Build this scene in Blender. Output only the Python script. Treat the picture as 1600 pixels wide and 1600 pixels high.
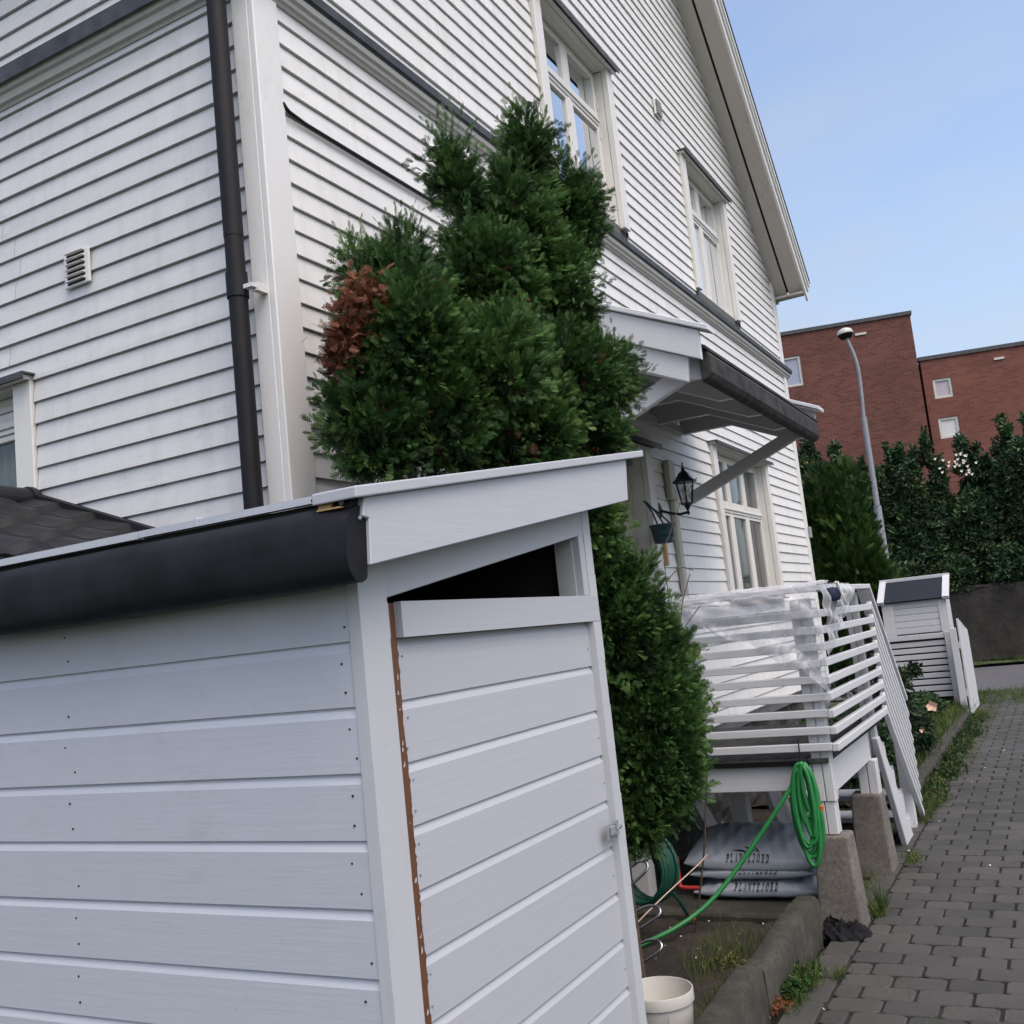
import bpy, math, random
import numpy as np
from mathutils import Vector, Matrix

for o in list(bpy.data.objects):
    bpy.data.objects.remove(o)
C = bpy.context.scene.collection
scn = bpy.context.scene
random.seed(7)
RNG = np.random.default_rng(7)
PI = math.pi

# ------------------------------------------------------------------ camera, sky, sun, exposure
cam_d = bpy.data.cameras.new('camera')
cam = bpy.data.objects.new('camera', cam_d)
C.objects.link(cam)
cam_d.sensor_width = 36
cam_d.lens = 1581.69 / 1600 * 36
cam_d.clip_start = 0.05
cam_d.clip_end = 2000
r = Vector((0.475158, -0.873545, -0.105564))
d = Vector((0.060132, 0.151930, -0.986560))
f = Vector((0.877843, 0.462424, 0.124718))
m3 = Matrix((r, -d, -f)).transposed()
cam.matrix_world = Matrix.Translation((0, 0, 1.55)) @ m3.to_4x4()
scn.camera = cam

SUN_EL, SUN_AZ = math.radians(60), math.radians(240)   # direction the light comes from (math angle from +X)
w = bpy.data.worlds.new('World')
scn.world = w
w.use_nodes = True
nt = w.node_tree
nt.nodes.clear()
out = nt.nodes.new('ShaderNodeOutputWorld')
bg = nt.nodes.new('ShaderNodeBackground')
sky = nt.nodes.new('ShaderNodeTexSky')
sky.sky_type = 'NISHITA'
sky.sun_disc = False
sky.sun_elevation = SUN_EL
sky.sun_rotation = PI / 2 - SUN_AZ
sky.altitude = 20
sky.air_density = 1.0
sky.dust_density = 4.6
sky.ozone_density = 0.7
bg.inputs['Strength'].default_value = 0.15
# thin pale haze cloud low in the sky
tcw = nt.nodes.new('ShaderNodeTexCoord'); spw = nt.nodes.new('ShaderNodeSeparateXYZ'); nt.links.new(tcw.outputs['Generated'], spw.inputs[0])
mpw = nt.nodes.new('ShaderNodeMapping'); mpw.inputs['Scale'].default_value = (2.2, 2.2, 7.5); nt.links.new(tcw.outputs['Generated'], mpw.inputs['Vector'])
nzw = nt.nodes.new('ShaderNodeTexNoise'); nzw.inputs['Scale'].default_value = 1.6; nzw.inputs['Detail'].default_value = 6; nt.links.new(mpw.outputs[0], nzw.inputs['Vector'])
rw1 = nt.nodes.new('ShaderNodeValToRGB'); rw1.color_ramp.elements[0].position = 0.38; rw1.color_ramp.elements[1].position = 0.72; nt.links.new(nzw.outputs[0], rw1.inputs[0])
rw2 = nt.nodes.new('ShaderNodeMapRange'); rw2.inputs['From Min'].default_value = 0.62; rw2.inputs['From Max'].default_value = 0.16; rw2.inputs['To Min'].default_value = 0.10; rw2.inputs['To Max'].default_value = 0.75; nt.links.new(spw.outputs[2], rw2.inputs['Value'])
mm_ = nt.nodes.new('ShaderNodeMath'); mm_.operation = 'MULTIPLY'; nt.links.new(rw1.outputs[0], mm_.inputs[0]); nt.links.new(rw2.outputs[0], mm_.inputs[1])
mxw = nt.nodes.new('ShaderNodeMix'); mxw.data_type = 'RGBA'; mxw.inputs[7].default_value = (2.05, 2.25, 2.6, 1)
nt.links.new(mm_.outputs[0], mxw.inputs[0]); nt.links.new(sky.outputs[0], mxw.inputs[6]); nt.links.new(mxw.outputs[2], bg.inputs['Color'])
nt.links.new(bg.outputs[0], out.inputs['Surface'])

sun_d = bpy.data.lights.new('sun', 'SUN')
sun_d.energy = 0.3
sun_d.angle = math.radians(60)
sun_d.color = (1.0, 0.95, 0.9)
sun = bpy.data.objects.new('sun', sun_d)
C.objects.link(sun)
sv = Vector((math.cos(SUN_EL) * math.cos(SUN_AZ), math.cos(SUN_EL) * math.sin(SUN_AZ), math.sin(SUN_EL)))
sun.rotation_euler = sv.to_track_quat('Z', 'Y').to_euler()
sun.location = (-5, -8, 12)
scn.view_settings.view_transform = 'Standard'
scn.view_settings.look = 'None'
scn.view_settings.gamma = 1
scn.view_settings.exposure = 0.95

# ------------------------------------------------------------------ materials
def new_mat(name):
    m = bpy.data.materials.new(name)
    m.use_nodes = True
    n = m.node_tree
    b = n.nodes['Principled BSDF']
    return m, n, b

def N(n, t, **kw):
    x = n.nodes.new(t)
    for k, v in kw.items():
        if k in x.inputs: x.inputs[k].default_value = v
        else: setattr(x, k, v)
    return x

def coords(n, scale=(1, 1, 1)):
    tc = N(n, 'ShaderNodeTexCoord')
    mp = N(n, 'ShaderNodeMapping')
    mp.inputs['Scale'].default_value = scale
    n.links.new(tc.outputs['Object'], mp.inputs['Vector'])
    return mp.outputs[0]

def ramp(n, fac, stops):
    c = N(n, 'ShaderNodeValToRGB')
    el = c.color_ramp.elements
    while len(el) < len(stops): el.new(0.5)
    for e, (p, col) in zip(el, stops):
        e.position = p
        e.color = (*col, 1) if len(col) == 3 else col
    n.links.new(fac, c.inputs[0])
    return c.outputs[0]

def bump(n, b, h, strength=0.3, dist=0.01):
    bp = N(n, 'ShaderNodeBump')
    bp.inputs['Strength'].default_value = strength
    bp.inputs['Distance'].default_value = dist
    n.links.new(h, bp.inputs['Height'])
    n.links.new(bp.outputs[0], b.inputs['Normal'])

def mixc(n, fac, a, bb, mode='MIX'):
    m = N(n, 'ShaderNodeMix', data_type='RGBA', blend_type=mode)
    for s, v in ((0, fac), (6, a), (7, bb)):
        if isinstance(v, (int, float)): m.inputs[s].default_value = v
        elif isinstance(v, tuple): m.inputs[s].default_value = (*v, 1)
        else: n.links.new(v, m.inputs[s])
    return m.outputs[2]

def noise(n, vec, scale, detail=4, rough=0.55):
    t = N(n, 'ShaderNodeTexNoise')
    t.inputs['Scale'].default_value = scale
    t.inputs['Detail'].default_value = detail
    t.inputs['Roughness'].default_value = rough
    n.links.new(vec, t.inputs['Vector'])
    return t.outputs[0]

def paint(name, col, axis='x', grime=0.25, grime_col=(0.30, 0.30, 0.28), rough=0.5, grain=0.25, speck=0.0, var=0.06, streak=0.0, fig=1.0):
    """painted timber: grain runs along `axis`, worn and dirty in patches"""
    m, n, b = new_mat(name)
    st = {'x': (1.2, 26, 26), 'y': (26, 1.2, 26), 'z': (26, 26, 1.2)}[axis]
    g = noise(n, coords(n, st), 3.0, 6, 0.65)
    p1 = noise(n, coords(n), 2.3, 5, 0.6)
    st2 = {'x': (1, 2.5, 2.5), 'y': (2.5, 1, 2.5), 'z': (2.5, 2.5, 1)}[axis]
    p2 = noise(n, coords(n, st2), 9, 8, 0.75)
    mask = ramp(n, p1, [(0.42, (0, 0, 0)), (0.68, (1, 1, 1))])
    fine = ramp(n, p2, [(0.50, (0, 0, 0)), (0.70, (1, 1, 1))])
    mm = mixc(n, 1.0, mask, fine, 'MULTIPLY')
    isl = N(n, 'ShaderNodeNewGeometry').outputs['Random Per Island']
    v = ramp(n, isl, [(0, tuple(c * (1 - var) for c in col)), (1, tuple(min(1, c * (1 + var * .4)) for c in col))])
    sc = N(n, 'ShaderNodeMath', operation='MULTIPLY')
    n.links.new(mm, sc.inputs[0]); sc.inputs[1].default_value = grime
    c = mixc(n, sc.outputs[0], v, grime_col)
    c = mixc(n, ramp(n, g, [(0.26, (0.10 * fig,) * 3), (0.46, (0, 0, 0))]), c, tuple(x * .8 for x in col))
    if streak:
        sv_ = noise(n, coords(n, (7, 7, .55)), 1.6, 5, 0.6)
        c = mixc(n, ramp(n, sv_, [(0.50, (0, 0, 0)), (0.78, (streak,) * 3)]), c, grime_col)
    if speck:
        s = noise(n, coords(n), 60, 2, 0.5)
        sf = ramp(n, s, [(0.70, (0, 0, 0)), (0.78, (speck,) * 3)])
        c = mixc(n, sf, c, (0.16, 0.13, 0.10))
    n.links.new(c, b.inputs['Base Color'])
    b.inputs['Roughness'].default_value = rough
    bump(n, b, g, grain, 0.004)
    return m

def plain(name, col, rough=0.6, metal=0.0, var=0.15, scale=20, bmp=0.15, spec=0.5):
    m, n, b = new_mat(name)
    t = noise(n, coords(n), scale, 5, 0.6)
    c = ramp(n, t, [(0.3, tuple(x * (1 - var) for x in col)), (0.7, tuple(min(1, x * (1 + var)) for x in col))])
    n.links.new(c, b.inputs['Base Color'])
    b.inputs['Roughness'].default_value = rough
    b.inputs['Metallic'].default_value = metal
    b.inputs['Specular IOR Level'].default_value = spec
    if bmp: bump(n, b, t, bmp, 0.003)
    return m

def leafmat(name, stops, big=((0.5, 0.5, 0.5), (1, 1, 1)), trans=0.22, rough=0.55):
    m, n, b = new_mat(name)
    at = N(n, 'ShaderNodeAttribute', attribute_name='tint')
    c = ramp(n, at.outputs['Fac'], stops)
    p = noise(n, coords(n), 2.6, 3, 0.5)
    c2 = mixc(n, 1.0, c, ramp(n, p, [(0.35, big[0]), (0.65, big[1])]), 'MULTIPLY')
    n.links.new(c2, b.inputs['Base Color'])
    b.inputs['Roughness'].default_value = rough
    b.inputs['Specular IOR Level'].default_value = 0.3
    tr = N(n, 'ShaderNodeBsdfTranslucent')
    n.links.new(c2, tr.inputs['Color'])
    mx = N(n, 'ShaderNodeMixShader')
    mx.inputs[0].default_value = trans
    n.links.new(b.outputs[0], mx.inputs[1]); n.links.new(tr.outputs[0], mx.inputs[2])
    n.links.new(mx.outputs[0], n.nodes['Material Output'].inputs['Surface'])
    return m

def glassmat(name, tint=(0.9, 0.95, 1.0), refl=4.0):
    m, n, b = new_mat(name)
    n.nodes.remove(b)
    tr = N(n, 'ShaderNodeBsdfTransparent'); tr.inputs[0].default_value = (*tint, 1)
    gl = N(n, 'ShaderNodeBsdfGlossy'); gl.inputs['Roughness'].default_value = 0.02
    gl.inputs['Color'].default_value = (0.95, 0.97, 1.0, 1)
    fr = N(n, 'ShaderNodeFresnel'); fr.inputs[0].default_value = 1.5
    a = N(n, 'ShaderNodeMath', operation='MULTIPLY_ADD')
    n.links.new(fr.outputs[0], a.inputs[0]); a.inputs[1].default_value = refl; a.inputs[2].default_value = refl * .02
    a.use_clamp = True
    wv = noise(n, coords(n), 1.5, 1, 0.4)
    bp = N(n, 'ShaderNodeBump'); bp.inputs['Strength'].default_value = 0.05; bp.inputs['Distance'].default_value = 0.02
    n.links.new(wv, bp.inputs['Height']); n.links.new(bp.outputs[0], gl.inputs['Normal'])
    mx = N(n, 'ShaderNodeMixShader')
    n.links.new(a.outputs[0], mx.inputs[0]); n.links.new(tr.outputs[0], mx.inputs[1]); n.links.new(gl.outputs[0], mx.inputs[2])
    n.links.new(mx.outputs[0], n.nodes['Material Output'].inputs['Surface'])
    return m

def brickmat(name, c1, c2, mort, bw=0.23, bh=0.077):
    m, n, b = new_mat(name)
    tc = N(n, 'ShaderNodeTexCoord')
    sp = N(n, 'ShaderNodeSeparateXYZ'); n.links.new(tc.outputs['Object'], sp.inputs[0])
    ad = N(n, 'ShaderNodeMath', operation='ADD')
    n.links.new(sp.outputs[0], ad.inputs[0]); n.links.new(sp.outputs[1], ad.inputs[1])
    cb = N(n, 'ShaderNodeCombineXYZ')
    n.links.new(ad.outputs[0], cb.inputs[0]); n.links.new(sp.outputs[2], cb.inputs[1])
    br = N(n, 'ShaderNodeTexBrick')
    n.links.new(cb.outputs[0], br.inputs['Vector'])
    br.inputs['Color1'].default_value = (*c1, 1); br.inputs['Color2'].default_value = (*c2, 1)
    br.inputs['Mortar'].default_value = (*mort, 1)
    br.inputs['Scale'].default_value = 1; br.inputs['Brick Width'].default_value = bw
    br.inputs['Row Height'].default_value = bh; br.inputs['Mortar Size'].default_value = 0.007
    p = noise(n, tc.outputs['Object'], 0.6, 6, 0.65)
    c = mixc(n, 1.0, br.outputs['Color'], ramp(n, p, [(0.3, (0.72, 0.72, 0.72)), (0.7, (1.1, 1.1, 1.1))]), 'MULTIPLY')
    n.links.new(c, b.inputs['Base Color'])
    b.inputs['Roughness'].default_value = 0.9
    bump(n, b, br.outputs['Fac'], -0.4, 0.01)
    return m

def groundmat(name, stops, s1=6, s2=60, bmp=0.5, rough=0.95):
    m, n, b = new_mat(name)
    a = noise(n, coords(n), s1, 6, 0.65)
    c = ramp(n, a, stops)
    e = noise(n, coords(n), s2, 6, 0.7)
    c = mixc(n, 1.0, c, ramp(n, e, [(0.3, (0.6, 0.6, 0.6)), (0.72, (1.25, 1.25, 1.25))]), 'MULTIPLY')
    n.links.new(c, b.inputs['Base Color'])
    b.inputs['Roughness'].default_value = rough
    bump(n, b, e, bmp, 0.02)
    return m

def pavermat():
    m, n, b = new_mat('paver_concrete')
    isl = N(n, 'ShaderNodeNewGeometry').outputs['Random Per Island']
    c = ramp(n, isl, [(0, (0.041, 0.040, 0.039)), (0.5, (0.053, 0.052, 0.050)), (1, (0.069, 0.066, 0.063))])
    e = noise(n, coords(n), 90, 6, 0.7)
    p = noise(n, coords(n), 1.1, 4, 0.6)
    c = mixc(n, 1.0, c, ramp(n, e, [(0.3, (0.72, 0.72, 0.72)), (0.7, (1.2, 1.2, 1.2))]), 'MULTIPLY')
    c = mixc(n, 1.0, c, ramp(n, p, [(0.35, (0.72, 0.74, 0.70)), (0.65, (1.08, 1.07, 1.06))]), 'MULTIPLY')
    st = noise(n, coords(n), 14, 5, 0.7)
    c = mixc(n, ramp(n, st, [(0.52, (0, 0, 0)), (0.74, (0.6, 0.6, 0.6))]), c, (0.045, 0.043, 0.036))
    n.links.new(c, b.inputs['Base Color'])
    b.inputs['Roughness'].default_value = 0.85
    bump(n, b, e, 0.4, 0.004)
    return m

M = {}
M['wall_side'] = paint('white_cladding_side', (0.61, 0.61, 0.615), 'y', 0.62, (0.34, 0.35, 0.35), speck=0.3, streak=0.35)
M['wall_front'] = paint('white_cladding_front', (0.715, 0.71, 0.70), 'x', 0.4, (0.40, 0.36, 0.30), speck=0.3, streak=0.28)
M['trim_v'] = paint('white_trim_vertical', (0.68, 0.675, 0.665), 'z', 0.35, (0.33, 0.32, 0.30), speck=0.25)
M['trim_x'] = paint('white_trim_long', (0.68, 0.675, 0.665), 'x', 0.3, (0.33, 0.32, 0.30))
M['trim_y'] = paint('white_trim_deep', (0.68, 0.675, 0.665), 'y', 0.3, (0.33, 0.32, 0.30))
M['cream'] = paint('cream_window_paint', (0.67, 0.66, 0.63), 'z', 0.15, (0.4, 0.38, 0.3), rough=0.4, grain=0.1)
M['beltw'] = paint('weathered_grey_moulding', (0.50, 0.485, 0.455), 'x', 0.5, (0.2, 0.19, 0.18))
M['soffit'] = paint('weathered_soffit_paint', (0.52, 0.48, 0.44), 'x', 0.5, (0.26, 0.24, 0.22))
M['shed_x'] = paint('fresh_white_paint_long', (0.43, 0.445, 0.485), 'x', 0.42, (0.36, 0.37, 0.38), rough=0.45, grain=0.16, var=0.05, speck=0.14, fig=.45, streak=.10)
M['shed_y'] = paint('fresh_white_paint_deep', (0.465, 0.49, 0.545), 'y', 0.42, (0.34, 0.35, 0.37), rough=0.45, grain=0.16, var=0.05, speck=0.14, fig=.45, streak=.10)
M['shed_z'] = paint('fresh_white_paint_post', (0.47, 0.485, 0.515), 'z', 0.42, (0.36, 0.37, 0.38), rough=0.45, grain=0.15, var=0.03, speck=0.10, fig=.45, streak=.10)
M['deck_x'] = paint('worn_white_rail_long', (0.54, 0.55, 0.575), 'x', 0.3, (0.3, 0.29, 0.27), grain=0.4)
M['deck_y'] = paint('worn_white_rail_deep', (0.52, 0.53, 0.555), 'y', 0.3, (0.3, 0.29, 0.27), grain=0.4)
M['deck_z'] = paint('worn_white_post', (0.54, 0.545, 0.56), 'z', 0.45, (0.25, 0.24, 0.2), grain=0.4, speck=0.3)
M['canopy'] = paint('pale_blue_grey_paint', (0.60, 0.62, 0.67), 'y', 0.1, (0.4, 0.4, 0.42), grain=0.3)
M['canopy_under'] = paint('shaded_canopy_timber', (0.42, 0.42, 0.43), 'y', 0.2, (0.15, 0.15, 0.15), grain=0.3)  # darker copy of the canopy colour; underside shade put into it
M['felt'] = plain('black_roof_felt', (0.0055, 0.006, 0.0085), 0.7, 0, 0.8, 9, 0.35, 0.3)
M['felt_worn'] = plain('worn_grey_roof_felt', (0.045, 0.044, 0.044), 0.9, 0, 0.45, 14, 0.6, 0.2)
M['slate'] = plain('blue_grey_sheet_metal', (0.055, 0.058, 0.066), 0.6, 0.2, 0.4, 12, 0.2)
M['pipe'] = plain('dark_brown_plastic_pipe', (0.010, 0.010, 0.013), 0.6, 0, 0.2, 8, 0.05, 0.25)
M['tile'] = plain('black_roof_tile', (0.008, 0.008, 0.010), 0.5, 0, 0.15, 9, 0.2, 0.35)
M['rawwood'] = paint('bare_orange_wood', (0.13, 0.056, 0.025), 'z', 1.0, (0.018, 0.010, 0.007), speck=1.0, fig=5, grain=0.6)
M['palewood'] = paint('bare_pale_wood', (0.45, 0.28, 0.13), 'z', 0.3, (0.2, 0.1, 0.05), grain=0.5)
M['dark'] = plain('dark_interior', (0.012, 0.011, 0.011), 0.9, 0, 0.2, 10, 0)
M['room'] = plain('dim_room_surface', (0.10, 0.10, 0.10), 0.9, 0, 0.2, 3, 0)
M['glass'] = glassmat('window_glass')
M['glass_low'] = glassmat('dull_window_glass', refl=1.2)
M['curtain'] = plain('grey_green_curtain', (0.36, 0.36, 0.31), 0.9, 0, 0.2, 4, 0)
M['black_metal'] = plain('black_painted_metal', (0.012, 0.012, 0.013), 0.4, 0.5, 0.2, 20, 0.1)
M['chrome'] = plain('bright_steel', (0.55, 0.56, 0.58), 0.22, 1.0, 0.1, 20, 0)
M['galv'] = plain('galvanised_steel', (0.25, 0.265, 0.29), 0.65, 0.2, 0.15, 20, 0.05)
M['concrete'] = groundmat('old_concrete', [(0.3, (0.10, 0.09, 0.08)), (0.7, (0.185, 0.17, 0.152))], 5, 50, 0.14)
M['kerbm'] = groundmat('mossy_concrete', [(0.3, (0.020, 0.021, 0.014)), (0.5, (0.040, 0.038, 0.029)), (0.72, (0.070, 0.066, 0.055))], 6, 45, 0.35)
M['foundm'] = groundmat('shade_toned_rubble', [(0.3, (0.018, 0.017, 0.016)), (0.62, (0.05, 0.047, 0.043)), (0.7, (0.20, 0.19, 0.18))], 7, 40, 0.7)  # rubble colour darkened to carry the shade below the deck
M['stonewall'] = groundmat('dark_mossy_stone', [(0.3, (0.014, 0.012, 0.011)), (0.7, (0.040, 0.035, 0.030))], 2, 12, 0.8)
M['soil'] = groundmat('damp_soil', [(0.3, (0.022, 0.018, 0.014)), (0.7, (0.055, 0.045, 0.034))], 5, 45, 0.9)
M['turf'] = groundmat('grass_ground', [(0.3, (0.03, 0.045, 0.018)), (0.7, (0.07, 0.095, 0.035))], 3, 40, 0.8)
M['asphalt'] = groundmat('asphalt', [(0.3, (0.075, 0.075, 0.08)), (0.7, (0.11, 0.108, 0.112))], 0.7, 80, 0.3)
M['paver'] = pavermat()
M['brick_a'] = brickmat('red_brick', (0.160, 0.050, 0.034), (0.095, 0.030, 0.022), (0.13, 0.09, 0.08))
M['brick_b'] = brickmat('lighter_red_brick', (0.185, 0.062, 0.042), (0.130, 0.040, 0.029), (0.14, 0.085, 0.07), 0.23, 0.077)
M['blueteal'] = plain('dark_teal_plastic', (0.012, 0.045, 0.06), 0.45, 0, 0.15, 10, 0.05)
M['green_hose'] = plain('bright_green_hose', (0.016, 0.175, 0.045), 0.45, 0, 0.12, 30, 0.1)
M['dark_hose'] = plain('dark_green_hose', (0.006, 0.06, 0.04), 0.45, 0, 0.15, 30, 0.1)
M['bucket'] = plain('white_bucket_plastic', (0.50, 0.49, 0.46), 0.35, 0, 0.05, 6, 0.03)
M['bagm'] = plain('grey_blue_bag_plastic', (0.30, 0.335, 0.38), 0.30, 0, 0.12, 7, 0.35)
M['ink'] = plain('black_ink', (0.012, 0.013, 0.02), 0.5, 0, 0.1, 10, 0)
M['red'] = plain('faded_red_plastic', (0.36, 0.03, 0.03), 0.5, 0, 0.15, 15, 0.05)
M['orange'] = plain('orange_plastic', (0.65, 0.13, 0.03), 0.5, 0, 0.1, 15, 0.05)
M['navy'] = plain('navy_fabric', (0.012, 0.018, 0.05), 0.85, 0, 0.2, 40, 0.3)
M['blackcloth'] = plain('black_crumpled_cloth', (0.008, 0.008, 0.010), 0.85, 0, 0.3, 25, 0.5, 0.2)
M['beige'] = plain('beige_plastic_duct', (0.42, 0.41, 0.355), 0.5, 0, 0.08, 8, 0.03)
M['door'] = paint('taupe_door_paint', (0.36, 0.325, 0.28), 'z', 0.15, (0.2, 0.18, 0.15), rough=0.45, grain=0.1)
M['bark'] = groundmat('brown_bark', [(0.3, (0.06, 0.04, 0.028)), (0.7, (0.13, 0.09, 0.06))], 20, 60, 0.8)
M['twig'] = plain('dry_twig', (0.055, 0.038, 0.03), 0.8, 0, 0.3, 30, 0.3)
M['string'] = plain('pale_string', (0.5, 0.36, 0.3), 0.8, 0, 0.1, 30, 0)
M['solarlid'] = plain('dark_felt_lid', (0.010, 0.013, 0.022), 0.7, 0, 0.2, 20, 0.2, 0.3)
M['petal'] = plain('pale_petal', (0.75, 0.70, 0.60), 0.7, 0, 0.1, 20, 0)
M['pinkpetal'] = plain('peach_petal', (0.80, 0.52, 0.40), 0.7, 0, 0.12, 20, 0)
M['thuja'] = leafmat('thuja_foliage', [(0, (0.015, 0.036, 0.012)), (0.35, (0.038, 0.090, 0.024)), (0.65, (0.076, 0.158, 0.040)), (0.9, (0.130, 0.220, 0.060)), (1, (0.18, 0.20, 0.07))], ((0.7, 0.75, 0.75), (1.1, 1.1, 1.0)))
M['brownleaf'] = leafmat('dead_brown_foliage', [(0, (0.07, 0.025, 0.015)), (0.5, (0.17, 0.058, 0.030)), (1, (0.30, 0.125, 0.07))], ((0.8, 0.8, 0.8), (1.1, 1.1, 1.1)))
M['hedge_dark'] = leafmat('dark_hedge_leaf', [(0, (0.013, 0.034, 0.015)), (0.6, (0.032, 0.074, 0.028)), (0.9, (0.060, 0.120, 0.042)), (1, (0.10, 0.09, 0.045))], ((0.7, 0.75, 0.8), (1.1, 1.1, 1.0)), 0.15)
M['hedge_bright'] = leafmat('bright_conifer_leaf', [(0, (0.012, 0.038, 0.008)), (0.6, (0.032, 0.085, 0.016)), (1, (0.09, 0.15, 0.03))], ((0.7, 0.75, 0.8), (1.1, 1.1, 1.0)))
M['rose_leaf'] = leafmat('glossy_rose_leaf', [(0, (0.008, 0.022, 0.012)), (0.7, (0.02, 0.05, 0.022)), (1, (0.07, 0.10, 0.03))])
M['grassm'] = leafmat('grass_blade', [(0, (0.03, 0.06, 0.015)), (0.7, (0.07, 0.12, 0.025)), (1, (0.20, 0.17, 0.06))], ((0.8, 0.8, 0.8), (1.1, 1.1, 1.0)))
M['weedm'] = leafmat('weed_leaf', [(0, (0.02, 0.045, 0.012)), (0.6, (0.04, 0.085, 0.02)), (1, (0.11, 0.12, 0.04))])
M['vine_leaf'] = leafmat('yellow_green_leaf', [(0, (0.08, 0.11, 0.03)), (1, (0.20, 0.19, 0.05))])
M['dryleaf'] = leafmat('dry_orange_leaf', [(0, (0.14, 0.05, 0.02)), (1, (0.34, 0.13, 0.05))])

def plasticsheet():
    m, n, b = new_mat('milky_plastic_film')
    n.nodes.remove(b)
    tr = N(n, 'ShaderNodeBsdfTransparent'); tr.inputs[0].default_value = (0.97, 0.98, 1, 1)
    df = N(n, 'ShaderNodeBsdfDiffuse'); df.inputs[0].default_value = (0.75, 0.76, 0.79, 1)
    gl = N(n, 'ShaderNodeBsdfGlossy'); gl.inputs['Roughness'].default_value = 0.28
    tl = N(n, 'ShaderNodeBsdfTranslucent'); tl.inputs[0].default_value = (0.8, 0.8, 0.83, 1)
    a = N(n, 'ShaderNodeMixShader'); a.inputs[0].default_value = 0.35
    n.links.new(df.outputs[0], a.inputs[1]); n.links.new(tl.outputs[0], a.inputs[2])
    c = N(n, 'ShaderNodeMixShader'); c.inputs[0].default_value = 0.12
    n.links.new(a.outputs[0], c.inputs[1]); n.links.new(gl.outputs[0], c.inputs[2])
    t = noise(n, coords(n, (1, 1, 1)), 3.5, 2, 0.5)
    fc = ramp(n, t, [(0.3, (0.20, 0.20, 0.20)), (0.7, (0.46, 0.46, 0.46))])
    lw = N(n, 'ShaderNodeLayerWeight'); lw.inputs[0].default_value = 0.35
    ff = ramp(n, lw.outputs['Facing'], [(0.45, (0, 0, 0)), (0.95, (0.55, 0.55, 0.55))])
    fc = mixc(n, 1.0, fc, ff, 'ADD')
    mx = N(n, 'ShaderNodeMixShader')
    n.links.new(fc, mx.inputs[0]); n.links.new(tr.outputs[0], mx.inputs[1]); n.links.new(c.outputs[0], mx.inputs[2])
    n.links.new(mx.outputs[0], n.nodes['Material Output'].inputs['Surface'])
    return m
M['film'] = plasticsheet()

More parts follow.
